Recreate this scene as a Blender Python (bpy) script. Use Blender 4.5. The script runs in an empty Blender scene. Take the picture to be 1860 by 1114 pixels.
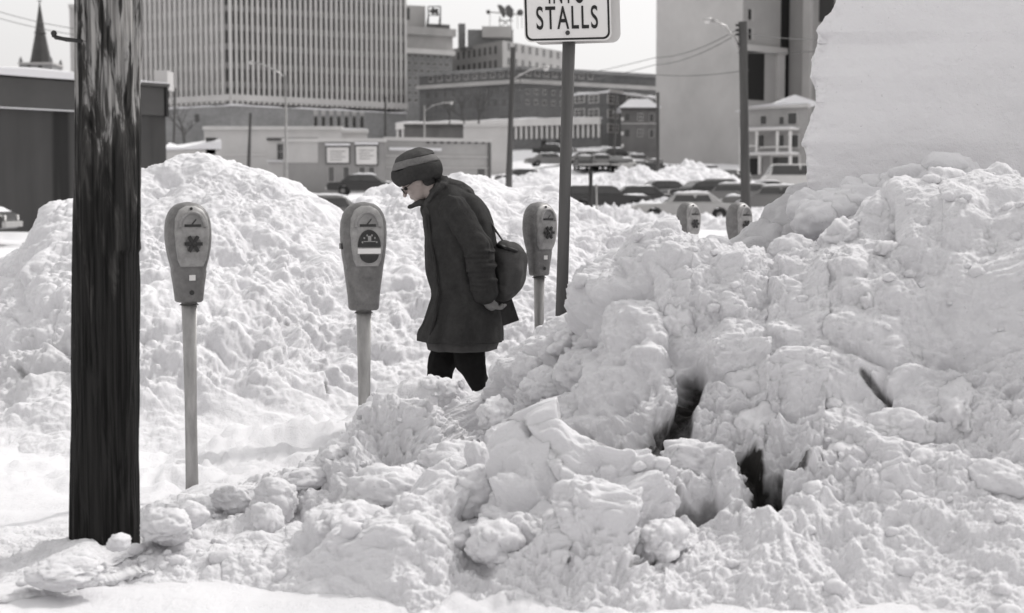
import bpy, math, random
import numpy as np
from mathutils import Vector, Matrix
random.seed(7)
R = math.radians
sc = bpy.context.scene
# ------------------------------------------------------------------ camera
F = 2583.0; W0, H0 = 930.0, 557.0; PH = math.atan(190/F); CZ = 1.4
cam_d = bpy.data.cameras.new("camera"); cam = bpy.data.objects.new("camera", cam_d)
sc.collection.objects.link(cam); sc.camera = cam
cam.location = (0, 0, CZ); cam.rotation_euler = (R(90) - PH, 0, 0)
cam_d.sensor_width = 36; cam_d.lens = 50; cam_d.clip_start = 0.1; cam_d.clip_end = 6000
cam_d.dof.use_dof = True; cam_d.dof.focus_distance = 8.0; cam_d.dof.aperture_fstop = 2.8
# ------------------------------------------------------------------ light
SUN_DIR = Vector((0.50, 0.42, 0.74)).normalized()      # towards the sun: from the right
w = bpy.data.worlds.new("World"); sc.world = w; w.use_nodes = True
nt = w.node_tree; nt.nodes.clear()
sky = nt.nodes.new('ShaderNodeTexSky'); sky.sky_type = 'NISHITA'; sky.sun_disc = False
sky.sun_elevation = math.asin(SUN_DIR.z); sky.sun_rotation = math.atan2(SUN_DIR.x, SUN_DIR.y)
sky.air_density = 1.0; sky.dust_density = 5.0; sky.ozone_density = 1.0
hs = nt.nodes.new('ShaderNodeHueSaturation'); hs.inputs['Saturation'].default_value = 0.06
bg = nt.nodes.new('ShaderNodeBackground'); bg.inputs['Strength'].default_value = 0.15
wo = nt.nodes.new('ShaderNodeOutputWorld')
vm = nt.nodes.new('ShaderNodeVectorMath'); vm.operation = 'MULTIPLY_ADD'; vm.inputs[1].default_value = (.30, .30, .30); vm.inputs[2].default_value = (2.30, 2.25, 2.23)   # thin bright overcast veil over the sky
nt.links.new(sky.outputs[0], hs.inputs['Color']); nt.links.new(hs.outputs[0], vm.inputs[0]); nt.links.new(vm.outputs[0], bg.inputs['Color']); nt.links.new(bg.outputs[0], wo.inputs[0])
sd = bpy.data.lights.new("sun", 'SUN'); sd.energy = 1.0; sd.angle = R(3); sd.color = (1, .975, .95)
so = bpy.data.objects.new("sun", sd); sc.collection.objects.link(so); so.rotation_euler = SUN_DIR.to_track_quat('Z', 'Y').to_euler()
sc.view_settings.view_transform = 'Standard'; sc.view_settings.look = 'None'; sc.view_settings.exposure = 0.82; sc.view_settings.gamma = 1.0
# ------------------------------------------------------------------ helpers
def ray(px, py):
    a = (px - W0)/F; b = -(py - H0)/F
    return Vector((a, math.cos(PH) + b*math.sin(PH), -math.sin(PH) + b*math.cos(PH)))
def P(px, py, d):                                       # the world point at distance d (along y) seen at a photo pixel
    r = ray(px, py); return Vector((0, 0, CZ)) + r*(d/r.y)
def tag(o, label=None, cat=None, group=None, kind=None):
    if label: o['label'] = label
    if cat: o['category'] = cat
    if group: o['group'] = group
    if kind: o['kind'] = kind
    return o
def empty(name, loc, label, cat, group=None, rz=0):
    o = bpy.data.objects.new(name, None); sc.collection.objects.link(o); o.location = loc; o.rotation_euler = (0, 0, rz)
    o.empty_display_size = .2
    return tag(o, label, cat, group)
def part(name, me, mat, parent=None):
    o = bpy.data.objects.new(name, me); sc.collection.objects.link(o)
    if mat is not None and not me.materials: me.materials.append(mat)
    if parent is not None: o.parent = parent
    return o
def copy_tree(o, parent=None):
    c = o.copy(); sc.collection.objects.link(c); c.parent = parent
    for ch in list(o.children): copy_tree(ch, c)
    return c
class MB:                                               # mesh builder
    def __init__(s, off=(0, 0, 0)): s.v = []; s.f = []; s.off = Vector(off)
    def add(s, vs, fs):
        n = len(s.v); s.v += [Vector(v) - s.off for v in vs]; s.f += [[i + n for i in f] for f in fs]; return s
    def box(s, a, b, m=None):
        x0, y0, z0 = a; x1, y1, z1 = b
        vs = [Vector(p) for p in ((x0,y0,z0),(x1,y0,z0),(x1,y1,z0),(x0,y1,z0),(x0,y0,z1),(x1,y0,z1),(x1,y1,z1),(x0,y1,z1))]
        if m is not None: vs = [m @ v for v in vs]
        return s.add(vs, [(0,3,2,1),(4,5,6,7),(0,1,5,4),(1,2,6,5),(2,3,7,6),(3,0,4,7)])
    def obox(s, c, ux, uy, uz):                         # box by centre and half axes
        c = Vector(c); ux = Vector(ux); uy = Vector(uy); uz = Vector(uz)
        vs = [c + a*ux + b*uy + e*uz for e in (-1, 1) for a, b in ((-1,-1),(1,-1),(1,1),(-1,1))]
        return s.add(vs, [(0,3,2,1),(4,5,6,7),(0,1,5,4),(1,2,6,5),(2,3,7,6),(3,0,4,7)])
    def prism(s, poly, z0, z1):
        n = len(poly); vs = [(p[0], p[1], z0) for p in poly] + [(p[0], p[1], z1) for p in poly]
        return s.add(vs, [list(range(n))[::-1], list(range(n, 2*n))] + [(i, (i+1) % n, n + (i+1) % n, n + i) for i in range(n)])
    def loft(s, rings, cap=True):
        n = len(rings[0]); k = len(rings); vs = [p for r in rings for p in r]
        fs = [(j*n + i, j*n + (i+1) % n, (j+1)*n + (i+1) % n, (j+1)*n + i) for j in range(k-1) for i in range(n)]
        if cap: fs += [list(range(n))[::-1], list(range((k-1)*n, k*n))]
        return s.add(vs, fs)
    def tube(s, pts, rad, seg=10, cap=True):
        pts = [Vector(p) for p in pts]; rings = []; ref = None
        if not hasattr(rad, '__len__'): rad = [rad]*len(pts)
        for i, p in enumerate(pts):
            t = (pts[min(i+1, len(pts)-1)] - pts[max(i-1, 0)]).normalized()
            if ref is None: ref = Vector((0, 0, 1)) if abs(t.z) < .9 else Vector((1, 0, 0))
            a = t.cross(ref).normalized(); b = t.cross(a).normalized(); ref = b.cross(t) if abs(b.dot(t)) < .9 else ref
            ref = -b if False else ref
            rings.append([p + rad[i]*(math.cos(2*math.pi*k/seg)*a + math.sin(2*math.pi*k/seg)*b) for k in range(seg)])
        return s.loft(rings, cap)
    def ball(s, c, r, nu=14, nv=9, m=None):
        rx, ry, rz = r if hasattr(r, '__len__') else (r, r, r); rings = []
        c = Vector(c)
        for j in range(nv):
            th = math.pi*(j + .35)/(nv - .3)
            rings.append([c + (m @ Vector(v) if m is not None else Vector(v)) for v in
                [(rx*math.sin(th)*math.cos(2*math.pi*i/nu), ry*math.sin(th)*math.sin(2*math.pi*i/nu), rz*math.cos(th)) for i in range(nu)]])
        return s.loft(rings)
    def mesh(s, name, smooth=False):
        me = bpy.data.meshes.new(name); me.from_pydata([tuple(v) for v in s.v], [], s.f)
        import bmesh
        bm = bmesh.new(); bm.from_mesh(me); bmesh.ops.recalc_face_normals(bm, faces=bm.faces); bm.to_mesh(me); bm.free()
        if smooth: me.polygons.foreach_set('use_smooth', [True]*len(me.polygons))
        me.update(); return me
    def build(s, name, mat, parent=None, smooth=False): return part(name, s.mesh(name, smooth), mat, parent)
def bevel(o, wd=.01, seg=2):
    m = o.modifiers.new('bevel', 'BEVEL'); m.width = wd; m.segments = seg; m.limit_method = 'ANGLE'; m.angle_limit = R(35); return o
def remesh(o, vox, smooth=3):                            # fuse overlapping closed shapes into one skin
    m = o.modifiers.new('r', 'REMESH'); m.mode = 'VOXEL'; m.voxel_size = vox; m.use_smooth_shade = True
    if smooth: k = o.modifiers.new('s', 'SMOOTH'); k.factor = .5; k.iterations = smooth
    dg = bpy.context.evaluated_depsgraph_get(); me = bpy.data.meshes.new_from_object(o.evaluated_get(dg))
    o.modifiers.clear(); mats = [x for x in o.data.materials]; o.data = me
    if not me.materials:
        for x in mats: me.materials.append(x)
    return o
# ------------------------------------------------------------------ materials
def mat(name, col, rough=.8, var=.15, scale=4., bump=0., bscale=30., metal=0., stretch=(1, 1, 1), spec=.3, det=5):
    m = bpy.data.materials.new(name); m.use_nodes = True; n = m.node_tree; b = n.nodes['Principled BSDF']
    if not hasattr(col, '__len__'): col = (col*1.02, col, col*.985)
    b.inputs['Roughness'].default_value = rough; b.inputs['Metallic'].default_value = metal; b.inputs['Specular IOR Level'].default_value = spec
    tc = n.nodes.new('ShaderNodeTexCoord'); mp = n.nodes.new('ShaderNodeMapping'); mp.inputs['Scale'].default_value = stretch
    n.links.new(tc.outputs['Object'], mp.inputs[0])
    t = n.nodes.new('ShaderNodeTexNoise'); t.inputs['Scale'].default_value = scale; t.inputs['Detail'].default_value = det; t.inputs['Roughness'].default_value = .65
    n.links.new(mp.outputs[0], t.inputs['Vector'])
    r = n.nodes.new('ShaderNodeMapRange'); r.inputs[1].default_value = .28; r.inputs[2].default_value = .72; r.inputs[3].default_value = 1 - var; r.inputs[4].default_value = 1 + var
    n.links.new(t.outputs['Fac'], r.inputs[0])
    mx = n.nodes.new('ShaderNodeMix'); mx.data_type = 'RGBA'; mx.blend_type = 'MULTIPLY'; mx.inputs[0].default_value = 1
    mx.inputs[6].default_value = (*col[:3], 1); n.links.new(r.outputs[0], mx.inputs[7]); n.links.new(mx.outputs[2], b.inputs['Base Color'])
    if bump:
        t2 = n.nodes.new('ShaderNodeTexNoise'); t2.inputs['Scale'].default_value = bscale; t2.inputs['Detail'].default_value = 4; n.links.new(mp.outputs[0], t2.inputs['Vector'])
        bp = n.nodes.new('ShaderNodeBump'); bp.inputs['Strength'].default_value = bump; bp.inputs['Distance'].default_value = .02
        n.links.new(t2.outputs['Fac'], bp.inputs['Height']); n.links.new(bp.outputs[0], b.inputs['Normal'])
    return m
def snow_mat(name, attr=True, base=(.715, .71, .725)):
    m = bpy.data.materials.new(name); m.use_nodes = True; n = m.node_tree; L = n.links; b = n.nodes['Principled BSDF']
    b.inputs['Roughness'].default_value = .8; b.inputs['Specular IOR Level'].default_value = .15; b.inputs['Subsurface Weight'].default_value = .4; b.inputs['Subsurface Radius'].default_value = (1, .97, 1); b.inputs['Subsurface Scale'].default_value = .012
    tc = n.nodes.new('ShaderNodeTexCoord')
    def noise(s, d, r=.6):
        t = n.nodes.new('ShaderNodeTexNoise'); t.inputs['Scale'].default_value = s; t.inputs['Detail'].default_value = d; t.inputs['Roughness'].default_value = r
        L.new(tc.outputs['Object'], t.inputs['Vector']); return t.outputs['Fac']
    a = n.nodes.new('ShaderNodeMapRange'); a.inputs[1].default_value = .62; a.inputs[2].default_value = .85; a.inputs[3].default_value = 0; a.inputs[4].default_value = .3
    L.new(noise(3.1, 8, .75), a.inputs[0])
    g = n.nodes.new('ShaderNodeMapRange'); g.inputs[1].default_value = .68; g.inputs[2].default_value = .78; g.inputs[3].default_value = 0; g.inputs[4].default_value = .35
    L.new(noise(45, 3, .6), g.inputs[0])
    add = n.nodes.new('ShaderNodeMath'); add.operation = 'ADD'; add.use_clamp = True; L.new(a.outputs[0], add.inputs[0]); L.new(g.outputs[0], add.inputs[1])
    out = add.outputs[0]
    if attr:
        at = n.nodes.new('ShaderNodeAttribute'); at.attribute_name = 'dirt_shade'  # painted shade of hollows and ramp, plus a little real dirt
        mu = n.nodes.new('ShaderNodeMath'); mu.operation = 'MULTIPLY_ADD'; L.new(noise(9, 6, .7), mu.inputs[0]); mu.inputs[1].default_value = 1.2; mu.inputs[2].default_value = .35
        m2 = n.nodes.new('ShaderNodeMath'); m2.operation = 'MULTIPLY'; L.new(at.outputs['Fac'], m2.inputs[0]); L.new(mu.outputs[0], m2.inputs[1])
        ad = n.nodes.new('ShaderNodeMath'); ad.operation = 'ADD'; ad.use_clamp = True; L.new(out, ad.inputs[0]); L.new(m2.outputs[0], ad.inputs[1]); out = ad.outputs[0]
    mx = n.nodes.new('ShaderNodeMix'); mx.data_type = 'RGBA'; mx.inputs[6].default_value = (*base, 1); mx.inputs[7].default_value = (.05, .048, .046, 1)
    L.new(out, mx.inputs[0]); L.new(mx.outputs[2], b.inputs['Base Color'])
    bp = n.nodes.new('ShaderNodeBump'); bp.inputs['Strength'].default_value = .75; bp.inputs['Distance'].default_value = .014
    hh = n.nodes.new('ShaderNodeMath'); hh.operation = 'MULTIPLY_ADD'; L.new(noise(130, 3, .7), hh.inputs[0]); hh.inputs[1].default_value = .35; L.new(noise(30, 7, .72), hh.inputs[2]); L.new(hh.outputs[0], bp.inputs['Height']); L.new(bp.outputs[0], b.inputs['Normal'])
    return m
SNOW = snow_mat('snow'); SNOWF = snow_mat('snow_plain', False)
def brick(name, c1, c2, mort, scale=1.2):
    m = bpy.data.materials.new(name); m.use_nodes = True; n = m.node_tree; L = n.links; b = n.nodes['Principled BSDF']; b.inputs['Roughness'].default_value = .9
    tc = n.nodes.new('ShaderNodeTexCoord'); sp = n.nodes.new('ShaderNodeSeparateXYZ'); cb = n.nodes.new('ShaderNodeCombineXYZ'); ad = n.nodes.new('ShaderNodeMath')
    L.new(tc.outputs['Object'], sp.inputs[0]); L.new(sp.outputs[0], ad.inputs[0]); L.new(sp.outputs[1], ad.inputs[1]); L.new(ad.outputs[0], cb.inputs[0]); L.new(sp.outputs[2], cb.inputs[1])
    t = n.nodes.new('ShaderNodeTexBrick'); t.inputs['Scale'].default_value = scale; t.inputs['Mortar Size'].default_value = .015
    t.inputs['Color1'].default_value = (*[c1]*3, 1); t.inputs['Color2'].default_value = (*[c2]*3, 1); t.inputs['Mortar'].default_value = (*[mort]*3, 1)
    L.new(cb.outputs[0], t.inputs['Vector'])
    t2 = n.nodes.new('ShaderNodeTexNoise'); t2.inputs['Scale'].default_value = .12; t2.inputs['Detail'].default_value = 8; t2.inputs['Roughness'].default_value = .7; L.new(tc.outputs['Object'], t2.inputs['Vector'])
    r = n.nodes.new('ShaderNodeMapRange'); r.inputs[1].default_value = .3; r.inputs[2].default_value = .7; r.inputs[3].default_value = .75; r.inputs[4].default_value = 1.2; L.new(t2.outputs['Fac'], r.inputs[0])
    mx = n.nodes.new('ShaderNodeMix'); mx.data_type = 'RGBA'; mx.blend_type = 'MULTIPLY'; mx.inputs[0].default_value = 1; L.new(t.outputs[0], mx.inputs[6]); L.new(r.outputs[0], mx.inputs[7])
    L.new(mx.outputs[2], b.inputs['Base Color']); return m
M = dict(
    glass=mat('window_glass', .045, .15, .35, .25, spec=.6), glass2=mat('window_glass_grey', .10, .2, .4, .3, spec=.6),
    conc=mat('concrete', .50, .9, .17, .09, det=8), concl=mat('pale_concrete', .46, .9, .10, .12, det=8), stone=mat('limestone', .42, .85, .15, .3, det=8),
    spandrel=mat('spandrel', .22, .7, .15, .2), white=mat('white_paint', .62, .7, .08, .5), offw=mat('offwhite_wall', .45, .85, .12, .35, det=8),
    brickd=brick('dark_brick', .12, .16, .2), brickm=brick('mid_brick', .2, .26, .3), brickg=brick('grey_brick', .22, .28, .3),
    darkw=mat('dark_siding', .14, .8, .25, .5), roofd=mat('dark_roof', .09, .9, .2, .5), trim=mat('pale_trim', .5, .8, .1, 1),
    pole=mat('pole_wood', .10, .9, .4, 3, stretch=(1, 1, .1)), metal=mat('galvanised', .40, .45, .15, 6, metal=.5),
    dark=mat('dark_metal', .05, .6, .2, 5), black=mat('black_paint', .02, .5, .2, 8), rubber=mat('rubber', .025, .85, .2, 8),
    wire=mat('cable', .12, .7, .1, 3), bark=mat('bark', .09, .9, .3, 8))
# ------------------------------------------------------------------ numpy noise for snow
def _h(ix, iy, iz, s):
    h = (ix.astype(np.int64)*73856093) ^ (iy.astype(np.int64)*19349663) ^ (iz.astype(np.int64)*83492791) ^ (s*2654435761)
    h = (h ^ (h >> 13)) & 0xffffffff; h = (h*1274126177) & 0xffffffff; h = h ^ (h >> 16); return h & 0xffffffff
def vnoise(p, sc_, seed=0):
    q = p/sc_; i = np.floor(q).astype(np.int64); f = q - i; f = f*f*(3 - 2*f); out = 0
    for dx in (0, 1):
        for dy in (0, 1):
            for dz in (0, 1):
                h = _h(i[:, 0]+dx, i[:, 1]+dy, i[:, 2]+dz, seed)/4294967295.0
                out = out + h*(f[:, 0] if dx else 1-f[:, 0])*(f[:, 1] if dy else 1-f[:, 1])*(f[:, 2] if dz else 1-f[:, 2])
    return out*2 - 1
def fbm(p, sc_, seed=0, o=4, g=.5):
    a = 1; s = 0; t = 0
    for k in range(o): s = s + a*vnoise(p, sc_, seed+k*17); t += a; a *= g; sc_ /= 2.03
    return s/t
def worley(p, sc_, seed=0):
    q = p/sc_; i = np.floor(q).astype(np.int64); f = q - i; f1 = np.full(len(p), 9.); f2 = np.full(len(p), 9.)
    for dx in (-1, 0, 1):
        for dy in (-1, 0, 1):
            for dz in (-1, 0, 1):
                h = _h(i[:, 0]+dx, i[:, 1]+dy, i[:, 2]+dz, seed)
                d = (dx + (h & 1023)/1023. - f[:, 0])**2 + (dy + ((h >> 10) & 1023)/1023. - f[:, 1])**2 + (dz + ((h >> 20) & 1023)/1023. - f[:, 2])**2
                f2 = np.minimum(f2, np.maximum(f1, d)); f1 = np.minimum(f1, d)
    return np.sqrt(f1), np.sqrt(f2)
def lumps(p, sc_, seed):                                  # rounded clods with creases between them
    wv = np.stack([vnoise(p, sc_*.9, seed+1), vnoise(p, sc_*.9, seed+2), vnoise(p, sc_*.9, seed+3)], 1)*sc_*.28
    f1, f2 = worley(p + wv, sc_, seed)
    return 1 - np.minimum(f1, 1.1)**2*1.5, np.clip((f2 - f1)*2.2, 0, 1)
def shards(p, sc_, seed):                                 # broken blocks: every cell a tilted face, with steps between
    wv = np.stack([vnoise(p, sc_*.7, seed+1), vnoise(p, sc_*.7, seed+2), vnoise(p, sc_*.7, seed+3)], 1)*sc_*.22
    q = (p + wv)/sc_; i = np.floor(q).astype(np.int64); f = q - i; f1 = np.full(len(p), 9.); f2 = np.full(len(p), 9.); val = np.zeros(len(p))
    for dx in (-1, 0, 1):
        for dy in (-1, 0, 1):
            for dz in (-1, 0, 1):
                h = _h(i[:, 0]+dx, i[:, 1]+dy, i[:, 2]+dz, seed); ox = dx + (h & 1023)/1023. - f[:, 0]; oy = dy + ((h >> 10) & 1023)/1023. - f[:, 1]; oz = dz + ((h >> 20) & 1023)/1023. - f[:, 2]
                d = ox*ox + oy*oy + oz*oz; g = (h*2654435761) & 0xffffffff; r1 = (g & 1023)/1023. - .5; r2 = ((g >> 10) & 1023)/1023. - .5; r3 = ((g >> 20) & 1023)/1023. - .5
                b = d < f1; val = np.where(b, r1*.9 + 1.2*(r2*ox + r3*oy + r1*oz), val); f2 = np.minimum(f2, np.maximum(f1, d)); f1 = np.minimum(f1, d)
    e = np.clip((np.sqrt(f2) - np.sqrt(f1))*3.2, 0, 1); e = e*(2-e)
    return val*e + (e-1)*.40 - (f1*.8)
def billow(p, sc_, seed, o=4, g=.55):
    a = 1; s = 0; t = 0
    for k in range(o): s = s + a*(np.abs(vnoise(p, sc_, seed+k*13))*2.2 - .7); t += a; a *= g; sc_ /= 2.1
    return s/t
def clod_disp(p, big, amp, seed=0, octs=4, rough=None):
    """snow rubble: several sizes of clods, patches of smooth snow between"""
    if rough is None: rough = np.ones(len(p))
    m1 = np.clip(fbm(p, big*2.2, seed+50, 3)*1.6 + .7, .3, 1.25)
    q = p + np.stack([fbm(p, big*1.1, seed+11, 3), fbm(p, big*1.1, seed+12, 3), fbm(p, big*1.1, seed+13, 3)], 1)*big*.55
    r, e = lumps(q, big, seed); d = amp*.70*(r*.85 + e*.12 - .3) + amp*.55*fbm(p, big*1.3, seed+5, 4, .6)
    r, e = lumps(q*np.array([1, 1, 1.25]), big*.47, seed+31); m2 = np.clip(fbm(p, big*1.4, seed+91, 2)*2.2 + .5, .05, 1.3); d += amp*.38*(r*.95 - .35)*m2 + amp*.3*fbm(p, big*.5, seed+33, 5, .62)
    r, e = lumps(q, big*.24, seed+37); m4 = np.clip(fbm(p, big*1.1, seed+93, 2)*2.2 + .5, .1, 1.3); d += amp*.12*(r*.95 - .35)*m4
    m3 = np.clip(fbm(p, big*.9, seed+95, 2)*2.4 + .4, .0, 1.3); d += amp*.10*shards(q, big*.24, seed+47)*m3
    d += amp*.50*billow(q, big*.5, seed+60, octs, .52)*m1 + amp*.14*billow(p, big*.10, seed+70, 3, .6)*np.clip(m3+.25, 0, 1.2)
    return d*rough + fbm(p, big*.12, seed+200, 5, .68)*amp*.13*np.clip(.6 + fbm(p, big*1.2, seed+210, 2)*1.5, .2, 1.3)
def np_mesh(name, V, faces, dirt_shade=None, smooth=True):
    me = bpy.data.meshes.new(name); me.vertices.add(len(V)); me.vertices.foreach_set('co', V.astype(np.float32).ravel())
    me.loops.add(faces.size); me.loops.foreach_set('vertex_index', faces.astype(np.int32).ravel())
    me.polygons.add(len(faces)); k = faces.shape[1]
    me.polygons.foreach_set('loop_start', np.arange(0, faces.size, k, dtype=np.int32))
    me.update(calc_edges=True); me.polygons.foreach_set('use_smooth', np.full(len(faces), smooth))
    if dirt_shade is not None:
        a = me.attributes.new('dirt_shade', 'FLOAT', 'POINT'); a.data.foreach_set('value', dirt_shade.astype(np.float32))
    me.update(); return me
def grid_faces(nr, nc):
    i = np.arange(nr-1)[:, None]*nc + np.arange(nc-1)[None, :]; i = i.ravel()
    return np.stack([i, i+1, i+nc+1, i+nc], 1)
def Pn(px, py, d):
    a = (px-W0)/F; b = -(py-H0)/F; y = math.cos(PH) + b*math.sin(PH); z = -math.sin(PH) + b*math.cos(PH)
    return np.stack([a*d/y, d + 0*a, CZ + z*d/y], -1)
def interp(tab, x, j): return np.interp(x, [t[0] for t in tab], [t[j] for t in tab])
def mono(ts, ys, t):                                       # smooth interpolation down a column: ts (k,), ys (k,n,3)
    k = len(ts); seg = np.clip(np.searchsorted(ts, t, side='right')-1, 0, k-2); h = (t - ts[seg])/(ts[seg+1]-ts[seg])
    d = np.diff(ys, axis=0)/np.diff(ts)[:, None, None]; m = np.zeros_like(ys); m[1:-1] = np.where(d[:-1]*d[1:] > 0, (d[:-1]+d[1:])/2, 0); m[0] = d[0]; m[-1] = d[-1]
    m = np.clip(m, -6*np.abs(ys).max(), 6*np.abs(ys).max()); h = h[:, None, None]; dt = (ts[seg+1]-ts[seg])[:, None, None]
    return ys[seg]*(2*h**3-3*h**2+1) + m[seg]*dt*(h**3-2*h**2+h) + ys[seg+1]*(-2*h**3+3*h**2) + m[seg+1]*dt*(h**3-h**2)
def loft_snow(curves, ts, cols, nr):
    """curves: list of arrays (ncols,3) world; lofted front to back; returns points and normals (nr,nc,3)"""
    ys = np.stack(curves); t = np.linspace(ts[0], ts[-1], nr); V = mono(np.array(ts, float), ys, t)
    for ax in (0, 1):                                       # soften the table's corners
        for _ in range(4):
            Vp = np.roll(V, 1, ax); Vn = np.roll(V, -1, ax); sl = [slice(None)]*3; sl[ax] = slice(1, -1); sl = tuple(sl)
            V[sl] = (Vp[sl] + 2*V[sl] + Vn[sl])/4
    du = np.gradient(V, axis=1); dv = np.gradient(V, axis=0); N = np.cross(du, dv); N /= np.linalg.norm(N, axis=2, keepdims=True) + 1e-9
    N[np.sum(N*np.array([0, -.3, 1.]), 2) < 0] *= -1
    return V, N
def sm(x, a, b): t = np.clip((x-a)/(b-a), 0, 1); return t*t*(3-2*t)
def pix(V):
    q = V - np.array([0, 0, CZ]); c = q[..., 1]*math.cos(PH) - q[..., 2]*math.sin(PH); u = q[..., 1]*math.sin(PH) + q[..., 2]*math.cos(PH)
    return W0 + F*q[..., 0]/c, H0 - F*u/c
def boulder(c, r, seed, sub=5, flat=(1, 1, .8)):
    """one broken clod of snow, as numpy verts and triangles"""
    import bmesh
    bm = bmesh.new(); bmesh.ops.create_icosphere(bm, subdivisions=sub, radius=1); v = np.array([x.co[:] for x in bm.verts]); f = np.array([[q.index for q in x.verts] for x in bm.faces]); bm.free()
    p = v*r + seed*3.7; d = clod_disp(p, r*.8, r*.32, seed, 4); k = r*(1 + .4*fbm(v + seed, 1.2, seed, 3)); V = v*(k + d)[:, None]*np.array(flat)
    a = seed*1.3; Rm = np.array(Matrix.Rotation(a, 3, 'Z') @ Matrix.Rotation(.4*math.sin(seed), 3, 'X')); return V @ Rm.T + np.array(c), f
# ------------------------------------------------------------------ ground
TPX = [-1500, 0, 400, 600, 800, 950, 1100, 1200, 1400, 1860, 3500]
TD = [0, 12, 14, 40, 70, 100, 130, 160, 200, 260, 400, 900, 4000]
TZ = np.array([[0]*11, [0]*11, [0]*11, [.25]*11, [.45]*11, [1.2]*11,
    [2.4, 2.4, 2.4, 2.4, 2.6, 3.4, 3.6, 2.9, 2.6, 2.6, 2.6], [3.6, 3.6, 3.6, 3.6, 4.2, 5.6, 6.2, 4.7, 4.3, 4.2, 4.2],
    [6, 6, 6, 6, 7, 8.8, 9.2, 6.8, 6.4, 6.4, 6.4], [8, 8, 8, 8, 9, 11, 11, 9, 8, 8, 8], [10]*11, [11]*11, [11]*11])
def tz(px, d):
    px = np.atleast_1d(px).astype(float); d = np.atleast_1d(d).astype(float); cols = np.stack([np.interp(d, TD, TZ[:, j]) for j in range(11)], 1)
    i = np.clip(np.searchsorted(TPX, px)-1, 0, 9); t = np.clip((px-np.array(TPX)[i])/(np.array(TPX)[i+1]-np.array(TPX)[i]), 0, 1); n = np.arange(len(px))
    return cols[n, i]*(1-t) + cols[n, i+1]*t
nc, nr = 700, 900
ang = np.linspace(-1500, 3400, nc); dd = np.concatenate([np.linspace(-4, 2.5, 40), np.geomspace(2.6, 4000, nr-40)])
AX, DY = np.meshgrid(ang, dd); dpos = np.maximum(np.abs(DY), 2.5)
X = (AX-W0)/F*(dpos+1.0); V = np.stack([X, DY, tz(AX.ravel(), DY.ravel()).reshape(X.shape)], -1).reshape(-1, 3)
far = sm(V[:, 1], 14, 60); V[:, 2] += far*(fbm(V, 7, 3, 4)*.35*(1 + sm(V[:, 1], 80, 200)*1.2) + .22*billow(V, 2.2, 14, 2)*(1-sm(V[:, 1], 90, 160)))
near = (1-sm(V[:, 1], 11, 18)); nn = V[:, 1] < 20; d = np.zeros(len(V)); pxx, pyy = pix(V[nn])
gy = np.clip(sm(V[nn, 1], 5.0, 6.4), .55, 1); d[nn] = clod_disp(V[nn], .34, .11, 11, 4)*np.clip(.6 + fbm(V[nn], 1.1, 77, 2)*1.5, .25, 1)*gy + fbm(V[nn], .9, 5, 3)*.04 - .055*sm(V[nn, 1], 4.9, 5.4)
V[:, 2] += d*near
me = np_mesh('snow_ground', V, grid_faces(nr, nc), np.zeros(len(V)))
tag(part('snow_ground', me, SNOW), kind='structure')
# ------------------------------------------------------------------ snow banks
# front bank: table of crest (px, py, depth)
crest = [(-200,1130,4.9),(60,1060,5.1),(150,1010,5.3),(200,1012,5.4),(250,975,5.5),(350,938,5.95),(440,908,6.25),(520,872,6.5),(560,830,6.55),(600,792,6.6),(640,760,6.6),(700,722,6.75),(740,694,6.9),(780,682,7.1),(830,672,7.5),(860,694,7.6),(885,714,7.6),(905,685,7.45),(950,625,7.3),(990,588,7.25),(1035,562,7.2),(1055,525,7.1),(1080,495,7.0),(1110,470,6.9),(1180,432,6.7),(1215,424,6.7),(1250,438,6.7),(1320,450,6.6),(1390,470,6.6),(1440,446,6.6),(1500,452,6.6),(1560,392,6.6),(1620,335,6.6),(1700,345,6.6),(1760,330,6.6),(1860,330,6.5),(2300,250,6.3)]
NC1, NR1 = 1250, 1000
cols = np.linspace(-200, 2300, NC1)
cy, cd = interp(crest, cols, 1), interp(crest, cols, 2)
C = Pn(cols, cy, cd)
toe_d = np.interp(cols, [-200, 150, 400, 800, 1150, 1300, 1600, 1860, 2300], [4.6, 5.0, 5.3, 4.75, 4.7, 4.8, 4.7, 4.6, 4.5])
toe_d = np.minimum(toe_d, cd-.25)
def at_d(dv, z): a = Pn(cols, np.full(len(cols), 800.), dv); a[:, 2] = z; return a
toe = at_d(toe_d, -.02); front = at_d(toe_d-.4, -.25)
mid = [(-200,.3,.3),(400,.35,.45),(540,.30,.50),(620,.32,.68),(700,.33,.66),(800,.34,.64),(900,.34,.56),(1000,.30,.42),(1100,.3,.36),(1200,.34,.14),(1350,.36,.16),(1500,.36,.20),(2300,.36,.24)]   # px, fraction of depth, fraction of crest height: the lower ridge
fd, fz = interp(mid, cols, 1), interp(mid, cols, 2)
m1 = at_d(toe_d + (cd-toe_d)*fd*.9, np.maximum(C[:, 2]*fz, .0))
val = [(-200,.5,.5),(540,.55,.50),(650,.55,.50),(760,.54,.48),(900,.54,.44),(1060,.54,.40),(1230,.55,.40),(1400,.58,.46),(2300,.60,.56)]
vd, vz = interp(val, cols, 1), interp(val, cols, 2)
m2 = at_d(toe_d + (cd-toe_d)*vd, C[:, 2]*vz)
up = at_d(toe_d + (cd-toe_d)*.80, C[:, 2]*.86)
b1 = at_d(cd+.22, C[:, 2]*.86 - .02); b2 = at_d(cd+.9, C[:, 2]*.35-.05); b3 = at_d(cd+1.6, -.2)
V, N = loft_snow([front, toe, m1, m2, up, C, b1, b2, b3], [0, 1, 3, 5, 7, 9, 10, 12, 14], cols, NR1)
V = V.reshape(-1, 3); N = N.reshape(-1, 3); hz = sm(V[:, 2], -.05, .35)
px_, py_ = pix(V)
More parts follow.
